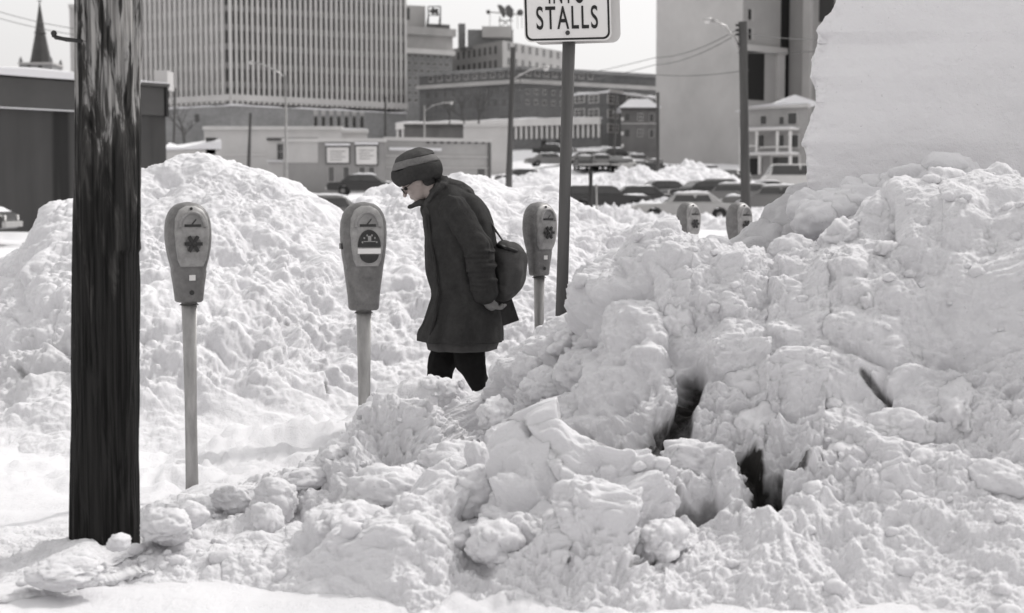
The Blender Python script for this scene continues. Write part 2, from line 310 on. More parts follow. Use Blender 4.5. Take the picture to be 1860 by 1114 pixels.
rough = (.25 + .75*hz)*(1 - .45*sm(px_, 1500, 1800)); fade = sm(np.tile(cols, NR1), -200, 60)*.8+.2
crestdamp = 1 - .55*np.exp(-((np.repeat(np.linspace(0, 14, NR1), NC1)-9)/1.0)**2)
# a warped field of bigger blocks, then smaller rubble
D = clod_disp(V*np.array([1, 1, 1.15]), .58, .31, 21, 5, rough*crestdamp)
D += .05*fbm(V, .8, 8, 3)*hz + .07*fbm(V, .45, 18, 3)*hz*crestdamp
# hollows and cracks seen in the bank (x, y, radii in picture at about that depth, depth of pit), their deep shade painted into the snow colour
dirt_shade = np.zeros(len(V)); ridx = np.repeat(np.linspace(0, 14, NR1), NC1); isf = (ridx < 9)
def pit(pts, rad, dep, dirt_shade_v=1.0):
    global D, dirt_shade
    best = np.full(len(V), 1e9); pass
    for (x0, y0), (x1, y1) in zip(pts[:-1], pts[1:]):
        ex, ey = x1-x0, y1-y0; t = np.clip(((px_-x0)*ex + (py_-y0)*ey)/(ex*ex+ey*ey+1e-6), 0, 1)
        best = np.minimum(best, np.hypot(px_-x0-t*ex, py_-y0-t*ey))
    k = np.where(isf, np.clip(1 - best/(rad*2.3), 0, 1), 0); k = k*k*(3-2*k); D -= dep*k; bb = best/rad - 1 + .75*WOB; dirt_shade = np.maximum(dirt_shade, np.where(isf, dirt_shade_v*sm(-bb, -.4, .5), 0))
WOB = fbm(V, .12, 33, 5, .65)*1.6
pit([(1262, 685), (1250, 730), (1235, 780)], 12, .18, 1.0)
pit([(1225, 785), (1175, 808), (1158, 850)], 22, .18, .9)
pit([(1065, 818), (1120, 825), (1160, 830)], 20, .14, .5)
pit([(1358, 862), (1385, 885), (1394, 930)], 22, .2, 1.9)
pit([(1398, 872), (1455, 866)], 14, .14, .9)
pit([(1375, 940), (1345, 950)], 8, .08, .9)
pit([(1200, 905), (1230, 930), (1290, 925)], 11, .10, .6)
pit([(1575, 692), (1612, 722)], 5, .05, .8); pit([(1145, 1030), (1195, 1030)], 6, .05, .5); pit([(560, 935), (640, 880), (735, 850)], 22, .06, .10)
D += dirt_shade*.05*fbm(V, .07, 71, 4, .6)
D -= .085*(1 - sm(px_, 850, 930))*hz
V2 = V + N*(D*fade)[:, None]
Vs = [V2]; Fs = [grid_faces(NR1, NC1)]; Ds = [dirt_shade]
T = grid_faces(NR1, NC1); tri = [np.concatenate([T[:, [0, 1, 2]], T[:, [0, 2, 3]]])]
nv = len(V2)
BL = [  # px, py, depth, radius in px, flattening
 (1185,492,6.75,70,(1,.6,.8)),(1245,462,6.8,38,(1,.8,.9)),(1215,440,6.8,24,(.8,.7,1.2)),(1130,555,6.8,42,(1.2,.7,.55)),(1230,600,6.4,62,(1,.7,.95)),(1300,455,6.9,30,(1.1,.8,.8)),
 (1330,520,6.7,70,(1.1,.5,.7)),(1435,462,6.7,42,(1,.8,.8)),(1460,560,6.4,60,(1,.7,.8)),(1390,580,6.4,50,(.9,.7,.9)),(965,680,7.0,40,(.85,.7,1)),(1040,620,7.0,52,(1.3,.8,.5)),(1110,590,6.9,40,(1.2,.8,.6)),
 (1060,680,6.7,58,(1,.8,.8)),(1140,660,6.6,52,(1,.8,.9)),(1050,760,6.35,40,(1.25,.8,.75)),(900,760,6.45,46,(1.05,.7,.78)),(970,775,6.35,36,(1,.8,.8)),(985,710,6.7,45,(1,.8,.8)),(1165,725,6.3,50,(1,.7,.9)),(830,840,6.2,60,(1.1,.8,.7)),(760,870,6.1,48,(1.2,.8,.6)),
 (1265,845,5.75,56,(1.2,.7,.8)),(1390,775,5.95,72,(1.3,.6,.7)),(1350,715,6.05,60,(1.1,.7,.8)),(1440,690,6.1,80,(1.2,.6,.8)),(1525,700,6.1,50,(1.3,.7,.6)),(1455,930,5.45,34,(.8,.8,1)),
 (1200,985,5.2,60,(1.2,.8,.7)),(1160,1000,5.2,36,(.9,.8,1)),(950,880,5.6,62,(1.1,.8,.8)),(1060,890,5.6,62,(1.1,.8,.8)),(860,900,5.55,60,(1,.8,.8)),(870,850,5.8,34,(.7,.7,1.2)),
 (700,900,5.7,66,(1.2,.8,.7)),(640,960,5.5,66,(1.2,.8,.7)),(760,980,5.3,70,(1.2,.8,.7)),(1000,970,5.3,70,(1.2,.8,.7)),(900,990,5.2,60,(1.2,.8,.7)),(500,910,6.1,40,(1,.8,.9)),(480,960,5.8,44,(.9,.8,1)),(420,905,6.2,36,(1.2,.8,.7)),(560,870,6.3,36,(1.3,.8,.6)),
 (610,830,6.45,34,(1.3,.8,.6)),(700,780,6.6,44,(1.2,.8,.7)),(790,710,6.95,42,(1.1,.8,.7)),(770,760,6.7,36,(1.2,.8,.7)),(680,750,6.7,32,(1.2,.8,.6)),(300,955,5.6,50,(1.2,.8,.6)),(345,935,5.75,30,(1,.8,.8)),(215,985,5.4,24,(1.2,.8,.7)),(120,1040,5.05,50,(1.5,1,.45)),
 (1590,560,6.3,70,(1.3,.6,.7)),(1640,360,6.7,46,(1.1,.8,.8)),(1720,350,6.7,56,(1.2,.8,.8)),(1800,345,6.7,50,(1.2,.8,.9)),(1700,430,6.5,70,(1.2,.6,.8)),(1800,470,6.4,80,(1.2,.6,.8)),(1600,420,6.6,56,(.9,.7,.9)),(1540,440,6.6,50,(1.1,.7,.8)),(1510,480,6.5,44,(1.2,.7,.7)),
 (1620,650,6.1,80,(1.3,.6,.7)),(1740,760,5.8,80,(1.3,.6,.8)),(1640,790,5.7,60,(1.1,.7,.8)),(1560,830,5.7,70,(1.2,.7,.7)),(1800,880,5.4,70,(1.3,.7,.7))]
for k, (x, y, dpt, rp, fl) in enumerate(BL):
    r = rp/F*dpt*.95; bv, bf = boulder(P(x, y, dpt - .10), r, k+2, 5 if rp > 35 else 4, fl)
    Vs.append(bv); tri.append(bf + nv); nv += len(bv)
    Ds.append(np.zeros(len(bv)))
Va = np.concatenate(Vs); Ta = np.concatenate(tri); Da = np.concatenate(Ds)
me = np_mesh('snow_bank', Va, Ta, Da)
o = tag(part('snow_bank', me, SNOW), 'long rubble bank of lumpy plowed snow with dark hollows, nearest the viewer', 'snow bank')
# rear pile
crest = [(-900,470,12),(-300,480,12),(0,482,12.5),(40,452,12.5),(70,412,12.6),(95,374,12.7),(130,360,12.8),(200,330,13),(255,306,13),(300,299,13),(345,284,13),(400,284,13),(440,299,13),(480,306,13),(520,328,13),(550,349,13),(600,376,13),(625,388,13.2),(645,374,13.4),(665,348,13.6),(700,336,13.8),(740,326,14),(800,330,14),(840,314,14),(870,322,14),(920,345,14),(960,342,14),(1000,340,14),(1040,364,14),(1080,393,13.8),(1120,411,13.6),(1180,434,13.4),(1240,470,13.2),(1300,520,13),(1400,600,13),(1600,620,13)]
NC2, NR2 = 1000, 620
cols = np.linspace(-900, 1600, NC2); cy, cd = interp(crest, cols, 1), interp(crest, cols, 2); C = Pn(cols, cy+4, cd); cz = C[:, 2]
toe_d = np.interp(cols, [-900, 0, 130, 300, 500, 650, 900, 1200, 1600], [9, 8.4, 8.3, 8.5, 8.9, 9.6, 10.2, 10.4, 11])
bulge = np.interp(cols, [0, 130, 250, 400, 550, 700, 1600], [.35, .4, .42, .40, .42, .45, .4])
cv = [at_d(toe_d-.5, np.full(NC2, -.2)), at_d(toe_d, np.full(NC2, -.05)), at_d(toe_d+(cd-toe_d)*.35, cz*bulge), at_d(toe_d+(cd-toe_d)*.72, cz*(.36+bulge)), C, at_d(cd+.6, cz*.9), at_d(cd+2.2, cz*.3), at_d(cd+3.6, np.full(NC2, -.3))]
V, N = loft_snow(cv, [0, 1, 4, 8, 11, 12, 14, 16], cols, NR2); V = V.reshape(-1, 3); N = N.reshape(-1, 3)
ridx = np.repeat(np.linspace(0, 16, NR2), NC2); hz = sm(V[:, 2], -.05, .3)
D = clod_disp(V, .55, .17, 61, 5, (.3+.7*hz)*(1-.5*np.exp(-((ridx-11)/1.0)**2))) + .06*fbm(V, 1.2, 9, 3)*hz
px_, py_ = pix(V); isf = ridx < 11; dirt_shade = np.zeros(len(V))
WOB = fbm(V, .2, 33, 4, .65)*1.6
for pts, rad, dep, dv in (([(520, 588), (552, 604)], 4, .05, .5), ([(592, 698), (596, 710)], 4, .05, .6), ([(470, 800), (505, 828)], 5, .05, .4), ([(40, 676), (55, 688)], 6, .05, .5), ([(10, 690), (120, 640)], 40, .06, .14)): pit(pts, rad, dep, dv)  # small darkened hollows, and one wide patch of real dirt
me = np_mesh('snow_pile', V + N*D[:, None], grid_faces(NR2, NC2), dirt_shade)
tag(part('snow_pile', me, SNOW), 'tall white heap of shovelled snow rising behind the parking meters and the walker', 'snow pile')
# tall smooth block of snow at the right: upright face with a ragged left edge
edge = [(-260,1560,0),(-120,1540,0),(0,1516,0),(30,1498,0),(58,1474,0),(80,1490,0),(105,1470,0),(140,1466,0),(165,1478,0),(190,1478,0),(225,1462,0),(260,1452,0),(300,1466,0),(340,1466,0),(380,1468,0),(430,1450,0),(500,1440,0),(640,1430,0)]
NCb, NRb = 560, 420
ys = np.linspace(-260, 640, NRb); ex = np.interp(ys, [e[0] for e in edge], [e[1] for e in edge]); us = np.linspace(0, 1, NCb)
rows = []
for j, y in enumerate(ys):                                # from left rear, round the ragged edge, across the face to the right
    s = us*1.5 - .5; px = np.where(s < 0, ex[j] + 4 + np.minimum(-s, .25)*120 + np.maximum(-s-.25, 0)*4400, ex[j] + 4 + (2500-ex[j])*s); dp = np.where(s < 0, 7.6 + np.minimum(-s, .25)*5.0, 7.6 - .55*np.sqrt(np.clip(s, 0, 1)) + .10*s)
    dp = dp + .25*(640 - y)/900
    rows.append(Pn(px, np.full(NCb, y), dp))
V = np.stack(rows); top = sm(ys, -260, -120); V[:, :, 1] += ((1-top)**2*2.2)[:, None]
Vg = V.copy(); du = np.gradient(Vg, axis=1); dv = np.gradient(Vg, axis=0); N = np.cross(du, dv); N /= np.linalg.norm(N, axis=2, keepdims=True)+1e-9; N[N[..., 1] > .5] *= -1
if N[:, NCb//2, 1].mean() > 0: N *= -1
V = V.reshape(-1, 3); N = N.reshape(-1, 3); sidx = np.tile(us*1.5-.5, NRb)
D = clod_disp(V, .30, .03, 81, 4, .12 + 1.8*np.exp(-((sidx)/.02)**2)) + fbm(V, .9, 2, 4)*.06 + billow(V, .5, 6, 4, .5)*.018
me = np_mesh('snow_block', V + N*D[:, None], grid_faces(NRb, NCb), np.zeros(len(V)))
o = part('snow_block', me, snow_mat('packed_clean_snow', True, (.83, .82, .835))); tag(o, 'towering smooth upright mass of packed snow with ragged left edge', 'snow block')
# ramp leaning behind the block, its shade put in as an even grey tint
Vs, tri, nv = [], [], 0
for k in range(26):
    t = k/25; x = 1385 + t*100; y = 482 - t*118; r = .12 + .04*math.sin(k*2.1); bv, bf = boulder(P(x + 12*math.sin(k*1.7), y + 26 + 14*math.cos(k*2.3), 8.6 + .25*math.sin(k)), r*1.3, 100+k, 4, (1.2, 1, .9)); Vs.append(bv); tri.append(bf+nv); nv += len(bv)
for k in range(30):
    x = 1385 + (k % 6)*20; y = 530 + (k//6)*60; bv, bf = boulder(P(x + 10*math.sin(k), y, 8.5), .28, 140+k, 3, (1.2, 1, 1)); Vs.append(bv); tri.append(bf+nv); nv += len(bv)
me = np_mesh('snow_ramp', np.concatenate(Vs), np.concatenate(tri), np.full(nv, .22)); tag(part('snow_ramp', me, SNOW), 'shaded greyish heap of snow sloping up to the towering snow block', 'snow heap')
Vs, tri, nv = [], [], 0
for k in range(34):
    x = 1470 + (k*37 % 34)*8.5 + 6*math.sin(k*3); y = 408 + 30*math.sin(k*1.9) - (x-1470)*.22; bv, bf = boulder(P(x, y, 7.15 + .12*math.sin(k*1.3)), .07 + .05*abs(math.sin(k*2.7)), 200+k, 4, (1.2, 1, .9)); Vs.append(bv); tri.append(bf+nv); nv += len(bv)
me = np_mesh('snow_rubble', np.concatenate(Vs), np.concatenate(tri), np.zeros(nv)); tag(part('snow_rubble', me, SNOW), 'crumbled snow along the foot of the towering snow block', 'snow rubble', kind='stuff')
# loose clods lying about
Vs, tri, nv = [], [], 0
base = [boulder((0, 0, 0), 1, 300+k, 3, (1, 1, .8)) for k in range(8)]
rng = np.random.RandomState(4)
vfront = V2.reshape(NR1, NC1, 3)
for k in range(260):
    i = rng.randint(int(NR1*.07), int(NR1*.66)); j = rng.randint(60, NC1-120); c = vfront[i, j]; bv, bf = base[k % 8]; r = .012 + .035*rng.rand()**3
    Vs.append(bv*r + c); tri.append(bf+nv); nv += len(bv)
me = np_mesh('snow_clods', np.concatenate(Vs), np.concatenate(tri), np.zeros(nv)); tag(part('snow_clods', me, SNOW), 'small loose clods of snow scattered over the banks', 'snow clods', kind='stuff')
exec_marker = 1
# ------------------------------------------------------------------ utility pole
def vwood():
    m = bpy.data.materials.new('weathered_pole'); m.use_nodes = True; n = m.node_tree; L = n.links; b = n.nodes['Principled BSDF']; b.inputs['Roughness'].default_value = .9; b.inputs['Specular IOR Level'].default_value = .15
    tc = n.nodes.new('ShaderNodeTexCoord'); mp = n.nodes.new('ShaderNodeMapping'); mp.inputs['Scale'].default_value = (1, 1, .17); L.new(tc.outputs['Object'], mp.inputs[0])
    t = n.nodes.new('ShaderNodeTexNoise'); t.inputs['Scale'].default_value = 20; t.inputs['Detail'].default_value = 8; t.inputs['Roughness'].default_value = .6; t.inputs['Distortion'].default_value = .8; L.new(mp.outputs[0], t.inputs['Vector'])
    sp = n.nodes.new('ShaderNodeSeparateXYZ'); L.new(tc.outputs['Object'], sp.inputs[0])
    h = n.nodes.new('ShaderNodeMapRange'); h.inputs[1].default_value = .9; h.inputs[2].default_value = 2.3; h.inputs[3].default_value = -.25; h.inputs[4].default_value = .13; L.new(sp.outputs[2], h.inputs[0])
    ad = n.nodes.new('ShaderNodeMath'); L.new(t.outputs['Fac'], ad.inputs[0]); L.new(h.outputs[0], ad.inputs[1])
    r = n.nodes.new('ShaderNodeValToRGB'); r.color_ramp.elements[0].position = .42; r.color_ramp.elements[0].color = (.020, .0195, .019, 1); r.color_ramp.elements[1].position = .74; r.color_ramp.elements[1].color = (.33, .32, .31, 1)
    e = r.color_ramp.elements.new(.56); e.color = (.06, .058, .056, 1); e = r.color_ramp.elements.new(.62); e.color = (.27, .265, .26, 1)
    L.new(ad.outputs[0], r.inputs[0]); L.new(r.outputs[0], b.inputs['Base Color'])
    mp2 = n.nodes.new('ShaderNodeMapping'); mp2.inputs['Scale'].default_value = (1, 1, .025); L.new(tc.outputs['Object'], mp2.inputs[0])
    g = n.nodes.new('ShaderNodeTexNoise'); g.inputs['Scale'].default_value = 75; g.inputs['Detail'].default_value = 5; L.new(mp2.outputs[0], g.inputs['Vector'])
    gr = n.nodes.new('ShaderNodeMapRange'); gr.inputs[1].default_value = .38; gr.inputs[2].default_value = .60; gr.inputs[3].default_value = .35; gr.inputs[4].default_value = 1.25; L.new(g.outputs['Fac'], gr.inputs[0])
    gm = n.nodes.new('ShaderNodeMix'); gm.data_type = 'RGBA'; gm.blend_type = 'MULTIPLY'; gm.inputs[0].default_value = 1; L.new(r.outputs[0], gm.inputs[6]); L.new(gr.outputs[0], gm.inputs[7]); L.new(gm.outputs[2], b.inputs['Base Color'])
    sm_ = n.nodes.new('ShaderNodeMath'); L.new(t.outputs['Fac'], sm_.inputs[0]); L.new(g.outputs['Fac'], sm_.inputs[1])
    bp = n.nodes.new('ShaderNodeBump'); bp.inputs['Strength'].default_value = 1; bp.inputs['Distance'].default_value = .012; L.new(sm_.outputs[0], bp.inputs['Height']); L.new(bp.outputs[0], b.inputs['Normal']); return m
PD = 5.75; base = P(190, 1000, PD); base.z = -.2
root = empty('utility_pole', base, 'thick weathered wooden utility pole with peeling pale streaks and a step peg', 'utility pole')
seg = 72; hs_ = np.linspace(0, 4.2, 260); ptsr = []
cb = P(190, 1000, PD); ct = P(196, 0, PD)
for h in hs_:
    z = base.z + h; t = (z - cb.z)/(ct.z - cb.z); cx = cb.x + (ct.x-cb.x)*t; r = (125 - 13*t)/2/F*PD
    ptsr.append([(cx, PD, z, r, 2*math.pi*k/seg) for k in range(seg)])
A = np.array(ptsr).reshape(-1, 5); dirn = np.stack([np.cos(A[:, 4]), np.sin(A[:, 4]), 0*A[:, 4]], 1)
q = np.stack([dirn[:, 0]*.14, dirn[:, 1]*.14, A[:, 2]*.09], 1); q2 = np.stack([dirn[:, 0]*.14, dirn[:, 1]*.14, A[:, 2]*.22], 1)
rr = A[:, 3] + .007*fbm(q, .05, 4, 3) - .012*np.clip(1-np.abs(fbm(q, .09, 9, 2))*7, 0, 1) + .010*np.clip(fbm(q2, .12, 15, 3)*3, 0, 1)*(A[:, 2] > 1.2)
Vp = A[:, :3] + dirn*rr[:, None] - np.array(base); fc = []
for j in range(len(hs_)-1):
    for i in range(seg): fc.append((j*seg+i, j*seg+(i+1) % seg, (j+1)*seg+(i+1) % seg, (j+1)*seg+i))
part('shaft', np_mesh('shaft', Vp, np.array(fc)), vwood(), root)
mb = MB(base); a = P(158, 76, PD-.1); mb.tube([a, P(120, 72, PD-.12), P(101, 68, PD-.12), P(98, 66, PD-.12), P(98, 60, PD-.12)], [.009, .009, .009, .009, .012], 10)
mb.ball(P(98, 61, PD-.12), .012); mb.build('step_peg', M['dark'], root, True)
# ------------------------------------------------------------------ parking meters
mt_body = mat('meter_paint', .17, .5, .3, 22, .25, 60, metal=.35); mt_face = mat('meter_face', .31, .45, .25, 26, metal=.3); mt_pole = mat('meter_post', .40, .45, .3, 16, metal=.45, stretch=(1, 1, .3))
mt_dark = mat('meter_plate', .035, .4, .3, 30); mt_glass = mat('meter_window', .22, .12, .4, 12, spec=.8); mt_lbl = mat('label_white', .75, .6, .05, 5)
def sup(wd, dp, z, n=36, e=2.8, y0=0):
    out = []
    for k in range(n):
        t = 2*math.pi*k/n; c, s = math.cos(t), math.sin(t)
        out.append(Vector((wd*math.copysign(abs(c)**(2/e), c), y0 + dp*math.copysign(abs(s)**(2/e), s), z)))
    return out
# side outline (z from top in px of a 181 px head, half width px, half depth px)
HA = [(0,3,3),(1.5,14,12),(5,22,17),(11,29,22),(20,35,27),(32,39,30),(48,41,32),(66,41,33),(84,39,32),(100,36,30),(112,33,27.5),(122,30.5,25),(124,31.5,26),(130,31,25),(150,28,22),(168,26,20),(178,25,19),(181,22,17)]
HB = [(0,3,3),(1.5,15,12),(5,23,17),(12,31,22),(22,37,27),(36,41,30),(56,42,32),(76,41,33),(96,39,32),(114,36,30),(130,34,28),(150,31.5,25),(170,29,23),(186,28,21),(194,27,20),(197,24,18)]
S = 1/373.
def outline(pts, z_of, y, mb, th=.004):                     # flat plate with an outline, facing -y, standing proud
    n = len(pts); f = [Vector((x, y, z)) for x, z in pts]; b = [Vector((x, y+th, z)) for x, z in pts]
    mb.add(f + b, [list(range(n)), list(range(n, 2*n))[::-1]] + [(i, (i+1) % n, n+(i+1) % n, n+i) for i in range(n)])
def meter(px, d, rz, kind, label, lean=0):
    bx = P(px, 700, d).x; root = empty('parking_meter', (bx, d, -.3), label, 'parking meter', 'coin parking meters along the snowy kerb', rz); root.rotation_euler[1] = lean
    H = HA if kind == 'a' else HB; top = 1.4 + .3; n = len(H)
    fine = np.linspace(0, H[-1][0], 60); hw = np.interp(fine, [h[0] for h in H], [h[1] for h in H])*S; hd = np.interp(fine, [h[0] for h in H], [h[2] for h in H])*S
    mb = MB(); mb.loft([sup(a, b, top - q*S) for q, a, b in zip(fine, hw, hd)]); mb.build('housing', mt_body, root, True)
    yf = lambda q: -float(np.interp(q, fine, hd))
    pl = MB(); ol = []                                          # face plate following the curve of the front
    rings = []
    for q in np.linspace(7, 116, 40):
        wv = float(np.interp(q, [7, 14, 30, 55, 85, 105, 116], [8, 21, 29, 31, 28.5, 25, 20]))*S; y = yf(q)
        rings.append([Vector((wv*u, y*(1-.0*abs(u)) - .006 + .006*abs(u)**4, top - q*S)) for u in np.linspace(-1, 1, 13)] + [Vector((wv*u, y*.75, top - q*S)) for u in np.linspace(1, -1, 13)])
    pl.loft(rings); pl.build('face_plate', mt_face, root, True)
    # arched window
    def arch(cx, cz, w_, h_, half=False, flip=False, n=24, full=False):
        if full: return [(cx + w_*math.cos(2*math.pi*k/n), cz + h_*math.sin(2*math.pi*k/n)) for k in range(n)]
        s = -1 if flip else 1; return [(cx + w_*math.cos(math.pi*k/n), cz + s*h_*math.sin(math.pi*k/n)) for k in range(n+1)]
    yq = min(yf(20), yf(45)) - .008
    mb = MB(); pts = arch(0, top-46*S, 25*S, 30*S); inner = arch(0, top-44*S, 19*S, 23*S)
    nn_ = len(pts); vs = [Vector((x, yq-.006, z)) for x, z in pts] + [Vector((x, yq-.006, z)) for x, z in inner] + [Vector((x, yq+.014, z)) for x, z in pts] + [Vector((x, yq+.014, z)) for x, z in inner]
    mb.add(vs, [(i, i+1, nn_+i+1, nn_+i) for i in range(nn_-1)] + [(i, i+1, 2*nn_+i+1, 2*nn_+i) for i in range(nn_-1)] + [(nn_+i, nn_+i+1, 3*nn_+i+1, 3*nn_+i) for i in range(nn_-1)]); bez = mb.build('window_bezel', mt_face, root, True)
    mb = MB(); outline(inner, 0, yq-.001, mb, .012); mb.build('dial_window', mt_glass, bez)
    mb = MB(); mb.add([(-.012, yq-.004, top-42*S), (.016, yq-.004, top-30*S), (.018, yq-.004, top-32*S), (-.008, yq-.004, top-44*S)], [(0, 1, 2, 3)]); mb.box((-.04, yq-.0035, top-44.5*S), (.04, yq-.001, top-40*S)); mb.build('dial', mt_dark, bez)
    y2 = yf(72) - .010
    if kind == 'a':
        mb = MB()
        mb.tube([(0, y2-.004, top-75*S), (0, y2+.006, top-75*S)], 14*S, 24); kn = mb.build('coin_plate', mat('coin_plate', .16, .5, .2, 20), root)
        mb = MB()
        for k in range(6):
            a = math.pi*k/3; c, s = math.cos(a), math.sin(a); mb.obox((c*9*S, y2-.008, top-75*S+s*9*S), (c*7*S, 0, s*7*S), (0, .004, 0), (-s*3*S, 0, c*3*S))
        mb.ball((0, y2-.008, top-75*S), (.012, .01, .012)); mb.build('turn_handle', mt_dark, kn)
        mb = MB(); mb.tube([(0, yf(12)-.012, top-12*S), (0, yf(12)+.01, top-12*S)], .007, 14); mb.build('lock', mt_dark, root)
        mb = MB(); mb.box((-5*S, yf(136)-.004, top-141*S), (6*S, yf(136)+.005, top-131*S)); mb.build('sticker', mt_lbl, root)
        mb = MB(); mb.tube([(.0, yf(163)-.004, top-163*S), (0, yf(163)+.01, top-163*S)], .012, 16); mb.build('vault_lock', mt_dark, root)
    else:
        mb = MB(); outline(arch(2*S, top-81*S, 21*S, 31*S), 0, y2-.004, mb, .012); cp = mb.build('coin_plate', mt_dark, root)
        mb = MB()
        for a in (.35, .8, 1.25, 1.9, 2.35, 2.8): mb.obox((2*S + 14*S*math.cos(a), y2-.0055, top-79*S + 20*S*math.sin(a)), (.0035, 0, 0), (0, .001, 0), (0, 0, .0045))
        mb.obox((2*S, y2-.0055, top-71*S), (11*S, 0, 0), (0, .001, 0), (0, 0, .8*S)); mb.obox((2*S, y2-.0055, top-66*S), (3*S, 0, 0), (0, .001, 0), (0, 0, 5*S)); mb.build('emblem', mt_face, cp)
        mb = MB(); mb.box((-19*S, y2-.003, top-93*S), (23*S, y2+.01, top-83.5*S)); mb.build('instruction_band', mt_lbl, root)
        mb = MB(); outline(arch(2*S, top-95*S, 17*S, 15*S, flip=True), 0, y2-.003, mb, .012); mb.build('lower_plate', mt_dark, root)
        mb = MB(); mb.box((-43*S, -.02, top-85*S), (-39*S, .02, top-75*S)); mb.build('side_lock', mt_dark, root)
    mb = MB(); hb = H[-1][0]*S; mb.tube([(0, 0, 0), (0, 0, top-hb+.01)], .0375, 28); mb.build('post', mt_pole, root, True)
    mb = MB(); mb.tube([(0, 0, top-hb-.015), (0, 0, top-hb+.012)], .047, 28); mb.build('post_collar', mt_body, root, True)
    return root
meter(346, 6.9, R(27), 'a', 'grey parking meter with a small white sticker, nearest the wooden utility pole')
meter(661, 6.95, R(20), 'b', 'grey parking meter with black half-round coin plate, left of the walking person', R(.1))
meter(979, 9.4, R(38), 'a', 'pale parking meter standing right beside the sign post')
meter(1247, 13.2, R(35), 'a', 'far parking meter half buried, left of two in front of the parked sedan')
meter(1338, 12.4, R(35), 'a', 'far parking meter half buried beside the greyish snow ramp, right of two')
# ------------------------------------------------------------------ sign
SD = 7.6; sg = SD/F
pb = P(1019, 640, SD); pb.z = -.2
root = empty('parking_sign', pb, 'white rectangular sign with black lettering on a dark leaning post', 'sign')
mb = MB(pb); tp = P(1038, -90, SD); b0 = P(1018, 640, SD); dv_ = (tp-b0)
mb.tube([b0 - dv_*.25, tp], 13.2*sg, 24); mb.build('post', mat('sign_post', .13, .55, .5, 5, metal=.2, stretch=(1, 1, .06)), root, True)
MW = mat('sign_white', .80, .5, .03, 3); MW2 = mat('sign_white_dull', .62, .55, .04, 3)
def rrect(x0, z0, x1, z1, r, n=8):
    o = []
    for cx, cz, a0 in ((x1-r, z1-r, 0), (x0+r, z1-r, 90), (x0+r, z0+r, 180), (x1-r, z0+r, 270)):
        o += [(cx + r*math.cos(R(a0+90*k/n)), cz + r*math.sin(R(a0+90*k/n))) for k in range(n+1)]
    return o
c0 = P(1029, -3, SD-.06); roll = R(1.9)
SM = Matrix.Translation(c0 - pb) @ Matrix.Rotation(R(4), 4, 'Z') @ Matrix.Rotation(-roll, 4, 'Y')
def splate(name, outl, y0, y1, m, par, hole=None):
    mb = MB(); n = len(outl)
    if hole is None:
        outline(outl, 0, y0, mb, y1-y0)
    else:
        vs = [(x, y0, z) for x, z in outl] + [(x, y0, z) for x, z in hole] + [(x, y1, z) for x, z in outl] + [(x, y1, z) for x, z in hole]
        mb.add(vs, [(i, (i+1) % n, n+(i+1) % n, n+i) for i in range(n)] + [(i, (i+1) % n, 2*n+(i+1) % n, 2*n+i) for i in range(n)] + [(n+i, n+(i+1) % n, 3*n+(i+1) % n, 3*n+i) for i in range(n)])
    mb.v = [SM @ v for v in mb.v]; return mb.build(name, m, par)
k = sg; pl = splate('panel', rrect(-77*k, -76*k, 79*k, 130*k, 13*k), 0, .003, MW, root)
splate('border', rrect(-75*k, -73.5*k, 76*k, 127*k, 12*k), -.002, -.0005, M['black'], pl, rrect(-71.5*k, -70*k, 72.5*k, 124*k, 9.5*k))
def text(s, xc, z0, wid, hgt, par, y=-.003):
    cu = bpy.data.curves.new('t', 'FONT'); cu.body = s; cu.size = 1; cu.offset = .010; cu.extrude = .0; cu.space_character = 1.2; ob = bpy.data.objects.new('t', cu); sc.collection.objects.link(ob)
    me = bpy.data.meshes.new_from_object(ob.evaluated_get(bpy.context.evaluated_depsgraph_get())); bpy.data.objects.remove(ob)
    v = np.array([q.co[:] for q in me.vertices]); x0, x1 = v[:, 0].min(), v[:, 0].max(); y0, y1 = v[:, 1].min(), v[:, 1].max()
    for q in me.vertices: q.co = SM @ Vector((xc + ((q.co.x-x0)/(x1-x0)-.5)*wid, y, z0 + (q.co.y-y0)/(y1-y0)*hgt))
    me.update(); me.materials.clear(); return part('lettering', me, M['black'], par)
text('STALLS', 0*k, -54.5*k, 110*k, 41*k, pl); text('INTO', 0*k, -9.5*k, 64*k, 41*k, pl)
mb = MB(); mb.v = []; mb.tube([(0, -.009, -61*k), (0, .0, -61*k)], 4*k, 14); mb.v = [SM @ v for v in mb.v]; mb.build('bolt', M['dark'], pl)
SM = SM @ Matrix.Rotation(R(-3), 4, 'Z'); splate('rear_panel', rrect(-60*k, -78*k, 97*k, 130*k, 16*k), .075, .079, MW2, root)
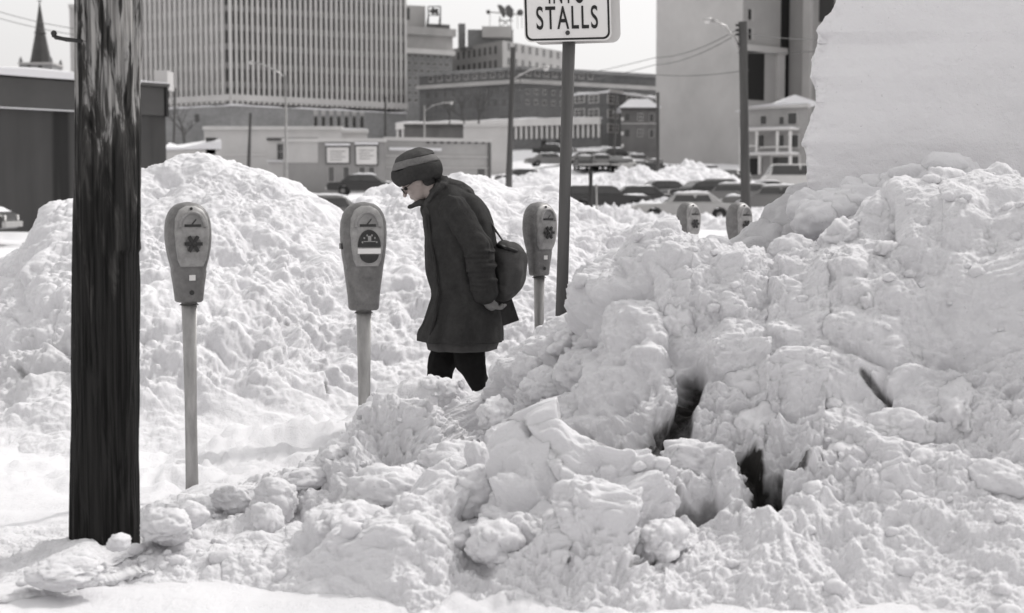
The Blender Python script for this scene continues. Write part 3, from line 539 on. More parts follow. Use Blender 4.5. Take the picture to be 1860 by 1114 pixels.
# ------------------------------------------------------------------ walking person
WD = 9.0
mc = lambda n, c, r=.95, v=.18, s=25: mat(n, c, r, v, s, .35, 160, spec=.1)
coat_m = mc('wool_coat', .042, v=.2); hem_m = mc('tweed', .075); trou = mc('trousers', .012); hat1 = mc('knit_dark', .075, s=60); hat2 = mc('knit_light', .17, s=60); scarf_m = mc('scarf', .06, s=40)
skin = mat('skin', (.36, .31, .29), .6, .06, 8); bag_m = mc('canvas', .075); glove_m = mc('glove', .20, s=50); hair_m = mc('hair', .06, s=80)
pb = P(835, 740, WD); pb.z = .05
per = empty('person', pb, 'stooping person in dark wool coat and striped knit hat, walking left with a bag behind', 'person')
def Q(x, y, off=0): return P(x, y, WD + off)
def cap(mb, a, ra, b, rb, seg=14):
    a = Vector(a); b = Vector(b); t = (b-a); L_ = t.length; t.normalize(); ref = Vector((0, 1, 0)) if abs(t.y) < .8 else Vector((1, 0, 0)); u = t.cross(ref).normalized(); v = t.cross(u)
    rings = []
    for k in range(6): th = math.pi/2*(1-k/5.5); rings.append((a - t*ra*math.sin(th), ra*math.cos(th)))
    for k in range(6): th = math.pi/2*(k+.5)/5.5; rings.append((b + t*rb*math.sin(th), rb*math.cos(th)))
    mb.loft([[c + max(r, .001)*(math.cos(2*math.pi*i/seg)*u + math.sin(2*math.pi*i/seg)*v) for i in range(seg)] for c, r in rings])
mb = MB(pb)                                                 # body: one skin from voxel union
HC = Q(757, 330)
TIL = Matrix.Rotation(R(-38), 3, 'Y')                        # head bowed towards -x
def Hd(x, y, z): return HC + TIL @ Vector((x, y, z))           # head frame: -x face, z up
mb.ball(Hd(.012, 0, .02), (.098, .078, .118), 20, 14, TIL); mb.ball(Hd(-.03, 0, -.045), (.062, .058, .075), 16, 12, TIL)
mb.ball(Hd(-.068, 0, -.100), (.026, .028, .020), 12, 8, TIL)                                            # chin
cap(mb, Hd(-.088, 0, .018), .010, Hd(-.115, 0, -.024), .0125, 10); mb.ball(Hd(-.108, .011, -.026), .008); mb.ball(Hd(-.108, -.011, -.026), .008)  # nose
mb.ball(Hd(-.082, 0, .032), (.014, .055, .012), 12, 8, TIL); mb.ball(Hd(-.088, 0, -.055), (.012, .024, .007), 10, 6, TIL); mb.ball(Hd(-.086, 0, -.068), (.012, .021, .008), 10, 6, TIL)
for s in (-1, 1): mb.ball(Hd(.012, s*.080, -.01), (.022, .009, .034), 10, 8, TIL); mb.ball(Hd(-.062, s*.042, -.028), (.026, .020, .022), 10, 8, TIL)
cap(mb, Hd(.03, 0, -.06), .055, Q(805, 372), .065)
cap(mb, Q(812, 385), .13, Q(838, 470), .145); cap(mb, Q(838, 470), .145, Q(848, 575), .155)
cap(mb, Q(820, 385, -.16), .065, Q(872, 460, -.20), .052); cap(mb, Q(872, 460, -.20), .05, Q(887, 535, -.17), .034)
cap(mb, Q(820, 385, .16), .065, Q(850, 465, .22), .052); cap(mb, Q(850, 465, .22), .05, Q(820, 535, .24), .034)
kneeF, ankF, kneeR, ankR = Q(804, 655, .09), Q(786, 738, .10), Q(853, 655, -.08), Q(879, 722, -.09)
cap(mb, Q(830, 590, .08), .088, kneeF, .062); cap(mb, kneeF, .058, ankF, .042); cap(mb, Q(848, 590, -.08), .09, kneeR, .064); cap(mb, kneeR, .06, ankR, .044)
def rumple(o, amp, scl, seed=0, st=(1, 1, .45)):
    me = o.data; n = len(me.vertices); v = np.empty(n*3, np.float32); me.vertices.foreach_get('co', v); v = v.reshape(-1, 3).astype(float); nm = np.empty(n*3, np.float32); me.vertices.foreach_get('normal', nm); nm = nm.reshape(-1, 3)
    q = v*np.array(st); q = q + np.stack([fbm(q, scl*1.5, seed+1, 2), fbm(q, scl*1.5, seed+2, 2), fbm(q, scl*1.5, seed+3, 2)], 1)*scl*.6
    d = amp*(np.abs(vnoise(q, scl, seed+5))*-1.8 + .6 + .5*vnoise(q, scl*.4, seed+6)); me.vertices.foreach_set('co', (v + nm*d[:, None]).astype(np.float32).ravel()); me.update(); return o
body = mb.build('body', skin, per); remesh(body, .006, 2)
# eyes, glasses
mb = MB(pb)
for s in (-1, 1): MB(pb).ball(Hd(-.080, s*.032, .006), .012, 10, 8).build('eye', M['black'], per, True)

mb = MB(pb)
for s in (-1, 1):
    c = [Hd(-.104, s*.033 + .024*math.cos(2*math.pi*k/20), .004 + .020*math.sin(2*math.pi*k/20)) for k in range(21)]; mb.tube(c, .0022, 6, False); mb.tube([Hd(-.104, s*.056, .008), Hd(.0, s*.086, .008)], .0022, 6)
mb.tube([Hd(-.106, -.009, .004), Hd(-.106, .009, .004)], .0022, 6); mb.build('glasses', M['black'], per, True)
def rings_yz(tab, mbx, n=64, folds=0, fa=0, ph=0, yoff=0, cap_=True):
    rs = []
    for y, l, r, th, *fo in tab:
        c = (l+r)/2; a = (r-l)/2*WD/F; fk = fo[0] if fo else 0; ring = []
        for k in range(n):
            t = 2*math.pi*k/n; f = 1 + fk*(.5*math.sin(7*t+ph) + .35*math.sin(11*t+1.3+ph) + .3*math.sin(17*t+2)) + (.035*math.sin(5*t + y*.06) + .03*math.sin(9*t - y*.045) if th > .1 else 0)
            q = Q(c, y); ring.append(Vector((q.x + a*math.cos(t)*(1 + (f-1)*.35), q.y + yoff + th*math.sin(t)*f, q.z)))
        rs.append(ring)
    mbx.loft(rs, cap_)
def dens(tab, m=5):
    out = []; ks = len(tab[0])
    T = np.array([t for t in tab], float); ys_ = np.linspace(T[0, 0], T[-1, 0], (len(tab)-1)*m+1)
    cols_ = [np.interp(ys_, T[:, 0], T[:, j]) for j in range(1, ks)]
    cols_ = [np.convolve(np.pad(c, 2, 'edge'), np.ones(5)/5, 'valid') if len(c) > 5 else c for c in cols_]
    return [(y, *[c[i] for c in cols_]) for i, y in enumerate(ys_)]
coat = [(336,800,836,.06,0),(346,788,853,.12,0),(358,775,870,.165,0),(376,768,883,.20,.01),(400,767,895,.215,.015),(430,769,900,.22,.02),(460,772,905,.215,.02),(495,776,906,.21,.025),(525,784,905,.21,.03),(540,784,907,.215,.04),(565,777,911,.235,.06),(590,768,915,.26,.08),(606,762,917,.275,.10),(618,760,917,.285,.11)]
mb = MB(pb); rings_yz(dens(coat, 12), mb, 150, cap_=False)
co = rumple(mb.build('coat', coat_m, per, True), .017, .16, 3); m_ = co.modifiers.new('s', 'SOLIDIFY'); m_.thickness = .012; m_.offset = -1
mb = MB(pb)                                                 # flared front and rear coat corners
def flap(pts, offs, th=.012):
    f = [Q(x, y, o_-th) for (x, y), o_ in zip(pts, offs)]; b = [Q(x, y, o_+th) for (x, y), o_ in zip(pts, offs)]; n = len(pts)
    mb.add(f+b, [list(range(n)), list(range(n, 2*n))[::-1]] + [(i, (i+1) % n, n+(i+1) % n, n+i) for i in range(n)])
flap([(786,530),(798,560),(800,606),(778,614),(760,613),(757,609),(770,580)], [-.05,-.14,-.16,-.1,-.05,-.03,-.04], .02)
mb.build('coat_front_flap', coat_m, per)
mb = MB(pb); flap([(905,540),(930,543),(943,582),(925,588),(915,592),(900,590)], [-.02,.02,.05,.04,0,-.04], .03); mb.build('coat_rear_flap', coat_m, per)
mb = MB(pb); mb2 = MB(pb); mb2.tube([Q(776, 392, -.13), Q(782, 430, -.16), Q(790, 480, -.17), Q(796, 530, -.18), Q(790, 575, -.19), Q(784, 612, -.2)], [.012, .011, .011, .012, .014, .016], 8); mb2.build('coat_edge', coat_m, co, True); hem = [(585,776,908,.23,.04),(605,772,910,.235,.05),(622,773,908,.24,.06),(634,777,900,.24,.06)]; rings_yz(dens(hem, 4), mb, 80, cap_=False)
o = mb.build('tunic', hem_m, per, True); m_ = o.modifiers.new('s', 'SOLIDIFY'); m_.thickness = .01
mb = MB(pb)                                                 # trousers and boots
def clothe(a, ra, b, rb, n=10): 
    cap(mb, a, ra, b, rb, 18)
clothe(Q(828, 585, .08), .105, kneeF + Vector((0, 0, -.01)), .092); clothe(kneeF, .090, ankF, .066); clothe(Q(848, 585, -.08), .108, kneeR, .098); clothe(kneeR, .095, ankR, .055)
cap(mb, Q(838, 585), .13, Q(838, 600), .12)
o = mb.build('trousers', trou, per); remesh(o, .009, 3); rumple(o, .012, .10, 4)
mb = MB(pb)
for a, dx in ((ankF, -.1), (ankR, .03)):
    cap(mb, a + Vector((0, 0, .02)), .052, a + Vector((0, 0, -.06)), .05); cap(mb, a + Vector((.03, 0, -.07)), .043, a + Vector((dx-.06, 0, -.085)), .038)
o = mb.build('boots', M['rubber'], per); remesh(o, .008, 3)
mb = MB(pb)                                                 # sleeves
cap(mb, Q(823, 382, -.15), .098, Q(868, 448, -.21), .092, 20); cap(mb, Q(868, 448, -.21), .092, Q(881, 530, -.20), .080, 20)
for t in np.linspace(.1, .95, 9):
    c = Q(868, 448, -.21).lerp(Q(881, 530, -.20), float(t)); mb.ball(c + Vector((.012*math.sin(t*19), -.012, 0)), (.095-.013*t, .092-.013*t, .020), 16, 8)
o = mb.build('sleeve', coat_m, per); remesh(o, .007, 3); rumple(o, .010, .09, 5, (1, 1, .9))
mb = MB(pb); cap(mb, Q(823, 382, .15), .098, Q(850, 460, .22), .085, 20); cap(mb, Q(850, 460, .22), .085, Q(822, 525, .24), .07, 20); o = mb.build('sleeve', coat_m, per); remesh(o, .009, 3)
mb = MB(pb)                                                 # near hand in a pale glove, fingers curled under the bag
w0 = Q(878, 538, -.20); w1 = Q(893, 555, -.19)
cap(mb, w0 + Vector((-.01, 0, .02)), .040, w0, .038); cap(mb, w0, .040, w1, .034); mb.ball(w1, (.044, .03, .03))
for i, (ox, ln) in enumerate(((0, .036), (.004, .040), (.004, .038), (0, .030))):
    a = w1 + Vector((.018+ox, -.030 + i*.019, -.012)); b = a + Vector((ln, .004, -.004)); c = b + Vector((ln*.6, .006, .018)); cap(mb, a, .0112, b, .0105, 10); cap(mb, b, .0105, c, .009, 10)
cap(mb, w0 + Vector((.02, -.028, -.01)), .014, w0 + Vector((.062, -.034, .012)), .011, 10)
o = mb.build('gloved_hand', glove_m, per); remesh(o, .004, 2)
mb = MB(pb); w0 = Q(821, 530, .24); cap(mb, w0, .034, w0 + Vector((-.02, 0, -.06)), .03)
for i in range(4): a = w0 + Vector((-.045 + .019*i, 0, -.085)); cap(mb, a, .010, a + Vector((-.006, -.006, -.034 - .006*(i in (1, 2)))), .0085, 8)
cap(mb, w0 + Vector((-.03, -.02, -.03)), .012, w0 + Vector((-.055, -.03, -.07)), .010, 8)
o = mb.build('gloved_hand', glove_m, per); remesh(o, .005, 2)
# scarf / collar
mb = MB(pb)
for k_, (c, rx, ry, rz_, tl) in enumerate([((786, 358), .092, .105, .034, -52), ((792, 350), .098, .112, .034, -50), ((803, 342), .086, .10, .032, -50), ((778, 372), .066, .09, .034, -55)]):
    cc = Q(*c); rm = Matrix.Rotation(R(tl), 3, 'Y'); mb.ball(cc, (rx, ry, rz_), 22, 12, rm)
cap(mb, Q(764, 368, -.04), .026, Q(752, 373, -.03), .014); cap(mb, Q(752, 373, -.03), .014, Q(742, 377, -.03), .006)
cap(mb, Q(800, 352, -.02), .075, Q(835, 362, 0), .10); cap(mb, Q(775, 385, -.09), .03, Q(779, 430, -.12), .02); cap(mb, Q(800, 326, 0), .034, Q(832, 350, 0), .075)
o = mb.build('scarf', scarf_m, per); remesh(o, .006, 3); rumple(o, .008, .06, 8, (1, 1, 1))
# hat: crown, stripe, rolled brim
HT = Matrix.Rotation(R(-14), 3, 'Y'); hc = Q(758, 322)
def hring(z, rx, ry, sx=0, n=48): return [hc + HT @ Vector((sx + rx*math.cos(2*math.pi*k/n)*(1+.006*math.sin(24*2*math.pi*k/n)), ry*math.sin(2*math.pi*k/n), z)) for k in range(n)]
mb = MB(pb); zs = [.117, .124, .135, .147, .160, .171, .178, .181]; rx_ = [.130, .127, .119, .106, .085, .058, .030, .006]
mb.loft([hring(z, r, r*.86, .012) for z, r in zip(zs, rx_)]); cr = rumple(mb.build('hat', hat1, per, True), .008, .07, 2, (1, 1, 1))
mb = MB(pb); mb.loft([hring(z, r, r*.86, .010) for z, r in ((.070, .150), (.078, .153), (.092, .148), (.106, .140), (.117, .131), (.119, .118))]); mb.build('hat_stripe', hat2, cr, True)
mb = MB(pb); mb.loft([hring(z, r, r*.84, .006+.0*z) for z, r in ((-.030, .112), (-.034, .136), (-.024, .150), (-.01, .156), (.005, .160), (.02, .162), (.035, .162), (.05, .160), (.065, .155), (.074, .142))]); br = rumple(mb.build('hat_brim', mc('knit_brim', .05, s=60), cr, True), .012, .08, 6, (1, 1, 1))
mb = MB(pb); mb.ball(Hd(.055, 0, -.015), (.060, .082, .075), 16, 10, TIL); mb.build('hair', hair_m, per, True)
# bag slung behind
mb = MB(pb); bc = Q(926, 492, -.04); 
mb.ball(bc, (.104, .14, .185), 26, 16, Matrix.Rotation(R(8), 3, 'Y')); mb.ball(bc + Vector((-.03, -.02, .09)), (.09, .12, .10), 20, 12); mb.ball(bc + Vector((-.035, -.01, -.11)), (.085, .11, .085), 20, 12)
bag = mb.build('shoulder_bag', bag_m, None); bag.location = pb; remesh(bag, .009, 4); rumple(bag, .012, .12, 9, (1, 1, .8))
tag(bag, 'round dark canvas bag slung at the back of the stooping walker', 'bag')
mb = MB(pb); mb.tube([Q(904, 446, -.12), Q(918, 451, -.19), Q(932, 455, -.15), Q(944, 458, -.10)], .014, 8); mb.build('flap_edge', M['black'], bag, True)
mb = MB(pb); mb.tube([Q(920, 448, -.10), Q(901, 420, -.05), Q(882, 388, -.04), Q(855, 356, -.03), Q(835, 345, 0)], .007, 8); mb.build('strap', M['dark'], bag, True)
# ------------------------------------------------------------------ buildings
def hit(px, py, A, B):                                       # where the ray through a pixel meets the wall A-B
    r = ray(px, py); ax, ay = A; bx, by = B; ex, ey = bx-ax, by-ay
    den = r.x*ey - r.y*ex; t = (ax*ey - ay*ex)/den; return Vector((r.x*t, r.y*t, CZ + r.z*t))
class Bld:
    def __init__(s, name, label, cat, pts, ytop, ybot, depth, m, group=None, wall='wall', ref=0, sink=3):
        s.xy = [(P(x, 330, d).x, d) for x, d in pts]; s.px = [p[0] for p in pts]; d = pts[ref][1]
        s.z1 = P(pts[ref][0], ytop, d).z; s.z0 = P(pts[ref][0], ybot, d).z - sink; s.loc = Vector((*s.xy[ref], s.z0)); s.root = empty(name, s.loc, label, cat, group)
        xa, ya = s.xy[0]; xb, yb = s.xy[-1]; s.poly = s.xy + [(xb*(1+depth/yb) - depth*.12, yb+depth), (xa*(1+depth/ya) + depth*.12, ya+depth)]; s.n = 0; s.extra = None
        MB(s.loc).prism(s.poly, s.z0, s.z1).build(wall, m, s.root)
    def quad(s, f, x0, y0, x1, y1, zfix=None):
        A, B = s.xy[f], s.xy[f+1]; a = hit(x0, y0, A, B); b = hit(x1, y1, A, B); b2 = hit(x0, y1, A, B); return a, b, (zfix or (b2.z, a.z))
    def box(s, f, x0, y0, x1, y1, m, name, e=.08, rec=.05, par=None, mb=None, zfix=None):
        a, b, (z0, z1) = s.quad(f, x0, y0, x1, y1, zfix); t = Vector((s.xy[f+1][0]-s.xy[f][0], s.xy[f+1][1]-s.xy[f][1], 0)).normalized(); n = Vector((t.y, -t.x, 0))
        c = (a+b)/2; c.z = (z0+z1)/2; hw = abs((b-a).dot(t))/2; own = mb is None; mb = mb or MB(s.loc)
        mb.obox(c + n*(e-rec)/2, t*hw, n*(e+rec)/2, Vector((0, 0, abs(z1-z0)/2)))
        return mb.build(name, m, par or s.root) if own else mb
    def win(s, f, x0, y0, x1, y1, m=None, fr=None, zfix=None, lim=95, cross=False):
        m = m or M['glass']
        if s.n < lim:
            s.n += 1
            if fr is None: return s.box(f, x0, y0, x1, y1, m, 'window', .06, zfix=zfix)
            fx = max(.6, (x1-x0)*.10); o = s.box(f, x0-fx, y0-fx, x1+fx, y1+fx, fr, 'window', .05, zfix=zfix)
            if zfix is None: s.box(f, x0, y0, x1, y1, m, 'pane', .08, par=o)
            else: s.box(f, x0, y0, x1, y1, m, 'pane', .08, par=o, zfix=(zfix[0]+.12, zfix[1]-.12))
            if cross: s.box(f, (x0+x1)/2-.35, y0, (x0+x1)/2+.35, y1, fr, 'mullion', .10, par=o); s.box(f, x0, (y0+y1)/2-.3, x1, (y0+y1)/2+.3, fr, 'rail', .11, par=o)
            return o
        s.extra = s.extra or (MB(s.loc), m); s.box(f, x0, y0, x1, y1, m, '', .06, zfix=zfix, mb=s.extra[0])
    def grid(s, f, x0, x1, nx, y0, y1, ny, fw=.5, fh=.6, **k):
        A, B = s.xy[f], s.xy[f+1]; xr = (s.px[f] + s.px[f+1])/2; z1 = hit(xr, y0, A, B).z; z0 = hit(xr, y1, A, B).z; h = (z1-z0)/ny; d0 = None
        for j in range(ny):
            zt = z1 - h*(j + .5 - fh/2); zb = z1 - h*(j+.5+fh/2)
            for i in range(nx):
                w_ = (x1-x0)/nx; cx = x0 + w_*(i+.5); s.win(f, cx-w_*fw/2, (y0+y1)/2-1, cx+w_*fw/2, (y0+y1)/2+1, zfix=(zb, zt), **k)
    def finish(s):
        if s.extra: o = s.extra[0].build('upper_windows', s.extra[1], s.root); o['kind'] = 'stuff'
    def cornice(s, y, hgt=1.2, out=.5, m=None, name='cornice', ref=0):
        z = P(s.px[ref], y, s.xy[ref][1]).z; mb = MB(s.loc)
        for f in range(len(s.xy)-1):
            a = Vector((*s.xy[f], z)); b = Vector((*s.xy[f+1], z)); t = (b-a).normalized(); n = Vector((t.y, -t.x, 0)); mb.obox((a+b)/2 + n*(out/2 - .15), t*((b-a).length/2 + out*.3 + .01*f), n*(out/2+.15), Vector((0, 0, hgt/2 + .01*f)))
        return mb.build(name, m or M['trim'], s.root)
    def cap(s, hgt=.5, amp=.2, out=.15, name='roof_snow', seed=0):                     # lumpy snow lying on the roof
        c = Vector((sum(p[0] for p in s.poly), sum(p[1] for p in s.poly), 0))/len(s.poly); n = len(s.poly); pts = []
        for i in range(n):
            a, b = Vector((*s.poly[i], 0)), Vector((*s.poly[(i+1) % n], 0)); k = max(2, int((b-a).length/1.0)) if i < n-3 or i < len(s.xy)-1 else 3
            for j in range(k): pts.append(a.lerp(b, j/k))
        rng_ = random.Random(seed); m_ = len(pts); hs2 = [hgt + amp*(math.sin(i*.9+seed) + .6*math.sin(i*.37) + .5*rng_.uniform(-1, 1)) for i in range(m_)]
        mb = MB(s.loc); ov = [c + (p-c)*(1+out/max(1, (p-c).length)) for p in pts]; z = s.z1
        mb.add([(p.x, p.y, z-.05+.25*(amp*math.sin(i*.7))) for i, p in enumerate(ov)] + [(p.x, p.y, z + h*.75) for p, h in zip(ov, hs2)] + [(c.x+(p.x-c.x)*.96, c.y+(p.y-c.y)*.96, z+h) for p, h in zip(ov, hs2)],
            [(i, (i+1) % m_, m_+(i+1) % m_, m_+i) for i in range(m_)] + [(m_+i, m_+(i+1) % m_, 2*m_+(i+1) % m_, 2*m_+i) for i in range(m_)] + [list(range(2*m_, 3*m_))])
        return mb.build(name, SNOWF, s.root)
# left warehouse
def stain_mat():
    m = mat('stained_siding', .06, .85, .22, 1.2, stretch=(1, 1, .08), det=8); n = m.node_tree; L = n.links; b = n.nodes['Principled BSDF']; src = b.inputs['Base Color'].links[0].from_socket
    tc = n.nodes.new('ShaderNodeTexCoord'); mp = n.nodes.new('ShaderNodeMapping'); mp.inputs['Scale'].default_value = (.9, .9, .03); L.new(tc.outputs['Object'], mp.inputs[0])
    t = n.nodes.new('ShaderNodeTexNoise'); t.inputs['Scale'].default_value = 1.0; t.inputs['Detail'].default_value = 3; L.new(mp.outputs[0], t.inputs['Vector'])
    r = n.nodes.new('ShaderNodeMapRange'); r.inputs[1].default_value = .55; r.inputs[2].default_value = .63; r.inputs[3].default_value = 1; r.inputs[4].default_value = .35; L.new(t.outputs['Fac'], r.inputs[0])
    mx = n.nodes.new('ShaderNodeMix'); mx.data_type = 'RGBA'; mx.blend_type = 'MULTIPLY'; mx.inputs[0].default_value = 1; L.new(src, mx.inputs[6]); L.new(r.outputs[0], mx.inputs[7]); L.new(mx.outputs[2], b.inputs['Base Color']); return m
b = Bld('warehouse', 'low dark warehouse with streaked siding and snow on the roof, behind the utility pole', 'warehouse', [(-260, 44), (303, 52)], 154, 425, 20, stain_mat(), ref=1)
b.box(0, -255, 146, 296, 209, mat('upper_panel', .075, .85, .12, .8), 'upper_panel', .10, zfix=(P(303, 211, 52).z, b.z1-.12)); b.box(0, 297, 150, 303, 212, M['black'], 'corner_trim', .14, zfix=(P(303, 213, 52).z, b.z1-.1))
b.cap(.18, .07, .2, seed=2); o = b.box(0, -250, 209, 130, 211, SNOWF, 'ledge_snow', .22, zfix=(P(303, 211.8, 52).z, P(303, 210.2, 52).z)); b.box(0, 250, 152, 303, 155, M['roofd'], 'roof_edge', .2, zfix=(b.z1-.10, b.z1+.02))
mb = MB(b.loc); a = P(280, 152, 53); c = P(304, 128, 53); mb.box((a.x, 53, b.z1-.1), (c.x, 54, c.z)); mb.build('chimney', M['concl'], b.root)
# church steeple
sd_ = 330; c = P(75, 135, sd_); loc = Vector((c.x, sd_, c.z-12)); st = empty('church_steeple', loc, 'dark pointed church steeple with corner pinnacles above the warehouse roof', 'steeple'); k = sd_/F
z = lambda y: P(75, y, sd_).z
MB(loc).box((c.x-29*k, sd_-29*k, c.z-12), (c.x+29*k, sd_+29*k, z(117))).build('tower', M['brickm'], st)
MB(loc).box((c.x-31*k, sd_-31*k, z(120)), (c.x+31*k, sd_+31*k, z(116.5))).build('parapet', M['stone'], st)
mb = MB(loc); mb.loft([[(c.x + r*k*math.cos(R(22.5+45*i)), sd_ + r*k*math.sin(R(22.5+45*i)), z(y)) for i in range(8)] for y, r in ((117, 20), (113, 18.5), (62, 9), (60, 11), (58, 8.6), (10, 1.6), (4, .8))]); mb.build('spire', mat('slate', .075, .8, .2, .5), st)
for sx in (-1, 1):
    for sy in (-1, 1): mb = MB(loc); x, y = c.x+sx*27*k, sd_+sy*27*k; mb.loft([[(x+r*k*math.cos(R(45+90*i)), y+r*k*math.sin(R(45+90*i)), z(q)) for i in range(4)] for q, r in ((125, 3.6), (112, 3.4), (106, .6))]); mb.build('pinnacle', M['brickm'], st)
mb = MB(loc); mb.tube([(c.x, sd_, z(6)), (c.x, sd_, z(0))], .12, 6); mb.box((c.x-.5, sd_-.1, z(3)), (c.x+.5, sd_+.1, z(1.6))); mb.build('cross', M['dark'], st)
for sx in (-12, 8): mb = MB(loc); mb.box((c.x+sx*k-3*k, sd_-29.6*k, z(132)), (c.x+sx*k+3*k, sd_-28*k, z(122))); mb.build('louvre', M['dark'], st)
b = Bld('concrete_tower', 'slim pale tower just left of the utility pole in the distance', 'tower', [(133, 360), (165, 360)], 9, 200, 14, M['concl']); b.cornice(12, 1, .4); b.grid(0, 145, 163, 3, 16, 150, 9, .4, .5)
b.finish()
# office tower
tw = Bld('office_tower', 'huge office tower with close white vertical ribs and dark windows', 'office building', [(205, 270), (421, 250), (736, 268)], -330, 188, 30, M['spandrel'], ref=1, sink=0)
def fx(f, u): A, B = tw.xy[f], tw.xy[f+1]; return Vector((A[0]+(B[0]-A[0])*u, A[1]+(B[1]-A[1])*u, 0))
for f, nb in ((1, 34), (0, 24)):
    A, B = Vector((*tw.xy[f], 0)), Vector((*tw.xy[f+1], 0)); t = (B-A).normalized(); n = Vector((t.y, -t.x, 0)); Lw = (B-A).length; bw = Lw/nb
    for i in range(nb + (f == 1)):
        c = A + t*bw*i + n*.28; mb = MB(tw.loc); mb.obox((c.x, c.y, (tw.z0+tw.z1)/2 + .6), t*bw*.17, n*.35, Vector((0, 0, (tw.z1-tw.z0)/2 + .61))); mb.build('rib', M['white'], tw.root)
FH = 34*250/F; nfl = int((tw.z1-tw.z0)/FH)+1; ex = MB(tw.loc); cnt = 0; rngw = random.Random(3)
for j in range(nfl):
    z1 = tw.z0 + FH*(j+1) - .55; z0 = z1 - FH*.66
    if z1 > tw.z1: break
    for f, nb in ((1, 34), (0, 24)):
        A, B = Vector((*tw.xy[f], 0)), Vector((*tw.xy[f+1], 0)); t = (B-A).normalized(); n = Vector((t.y, -t.x, 0)); bw = (B-A).length/nb
        for i in range(nb):
            c = A + t*bw*(i+.5) + n*.03; big = f == 1 and cnt < 98; mb = MB(tw.loc) if big else ex
            mb.obox((c.x, c.y, (z0+z1)/2), t*bw*.30, n*.05, Vector((0, 0, (z1-z0)/2)))
            if big: cnt += 1; mb.build('window', M['glass'], tw.root)
o = ex.build('windows', M['glass'], tw.root); o['kind'] = 'stuff'
# podium and street level buildings
b = Bld('brick_podium', 'wide grey brick podium block under the ribbed office tower', 'building', [(170, 262), (421, 240), (738, 262)], 192, 300, 20, M['brickg'], ref=1); b.cornice(193, 1.0, .5, M['conc'])
for x in (573, 587, 601, 615, 629, 643, 657): b.win(1, x-3.4, 212, x+3.6, 232, fr=M['trim'])
for x in (573, 587, 601, 615, 629, 643, 657): b.box(1, x-4, 200, x+4, 209, M['stone'], 'lintel_panel', .1)
b.win(0, 354, 208, 362, 222); b.cap(.25, .1)
b = Bld('white_commercial_building', 'broad low off-white commercial building under the podium', 'building', [(372, 150), (622, 150)], 232, 330, 14, M['offw']); b.cornice(233, .35, .3, M['trim']); b.box(0, 372, 280, 486, 283, M['conc'], 'band', .1)
b = Bld('white_annex_building', 'small off-white flat building right of the broad low one', 'building', [(586, 158), (668, 158)], 237, 330, 14, M['offw']); b.cap(.15, .05); b.cornice(239, .3, .3, M['conc'])
b = Bld('garage_roof_building', 'grey low shed with snow on its sagging roof, right of the warehouse', 'shed', [(300, 90), (402, 90)], 272, 330, 10, M['conc']); b.cap(.5, .3, seed=4); mb = MB(b.loc); a = P(368, 270, 89); mb.box((a.x, 90, b.z1-.3), (a.x+.6, 91, b.z1+.75)); mb.build('chimney', M['dark'], b.root)
g = 'small grey stores in front of the white buildings'
b = Bld('grey_store', 'small grey upper storey with two dark windows behind the pale lamp post', 'store', [(487, 132), (577, 132)], 252, 300, 8, M['conc'], g)
for x in (505, 540): b.win(0, x-1, 262, x+13, 290, fr=M['stone'], cross=True)
b.cornice(253, .25, .2, M['roofd']); b.box(0, 487, 291.5, 577, 294, SNOWF, 'ledge_snow', .5)
b = Bld('grey_store', 'grey stucco store with two framed white billboards on its wall', 'store', [(515, 120), (700, 120)], 255, 352, 9, mat('stucco', .27, .9, .12, .5, det=8), g)
b.cornice(255, .3, .25, M['conc']); b.box(0, 515, 256, 578, 296, M['offw'], 'side_panel', .05)
for x0, x1, y0, y1 in ((594, 634, 268, 296), (647, 685, 266, 299)):
    o = b.box(0, x0-2, y0-3, x1+2, y1+2, M['dark'], 'billboard', .12); b.box(0, x0, y0, x1, y1, M['white'], 'billboard_face', .16, par=o)
    for q in range(4): b.box(0, x0+6, y0+7+q*5, x1-6-(q % 2)*6, y0+8+q*5, M['glass2'], 'printed_line', .18, par=o)
    b.box(0, x0-2, y0-7, x1+2, y0-3, SNOWF, 'billboard_snow', .4, par=o)
for x in (598, 625, 654, 671): b.win(0, x-1, 304, x+9, 330, M['glass2'], fr=M['conc'])
b = Bld('panelled_store', 'long pale grey panelled store behind the walker with dark right edge', 'store', [(700, 122), (891, 126)], 255, 335, 10, mat('panel_grey', .36, .85, .1, .6), g, ref=1)
b.box(0, 886, 255, 891, 335, M['glass2'], 'corner_post', .14); b.cornice(256, .3, .25, M['conc'], ref=1); b.box(0, 705, 268, 800, 273, SNOWF, 'ledge_snow', .3); b.box(0, 700, 282, 886, 284, M['trim'], 'trim_line', .12)
for i in range(9): b.box(0, 775+i*12.5, 258, 779+i*12.5, 261, M['dark'], 'vent', .18)
b.box(0, 700, 303, 886, 305, M['conc'], 'band', .12); b.win(0, 868, 306, 880, 322, M['glass2'])
b = Bld('white_wall_building', 'plain pale windowless wall just left of the wooden lamp pole', 'building', [(843, 150), (927, 150)], 227, 345, 12, mat('pale_wall', .50, .85, .07, .4)); b.cornice(228, .3, .2, M['trim'])
b = Bld('dark_roofed_building', 'low dark flat building above the panelled store', 'building', [(735, 165), (842, 165)], 227, 290, 10, M['darkw']); b.cornice(228, .3, .2, M['roofd'])
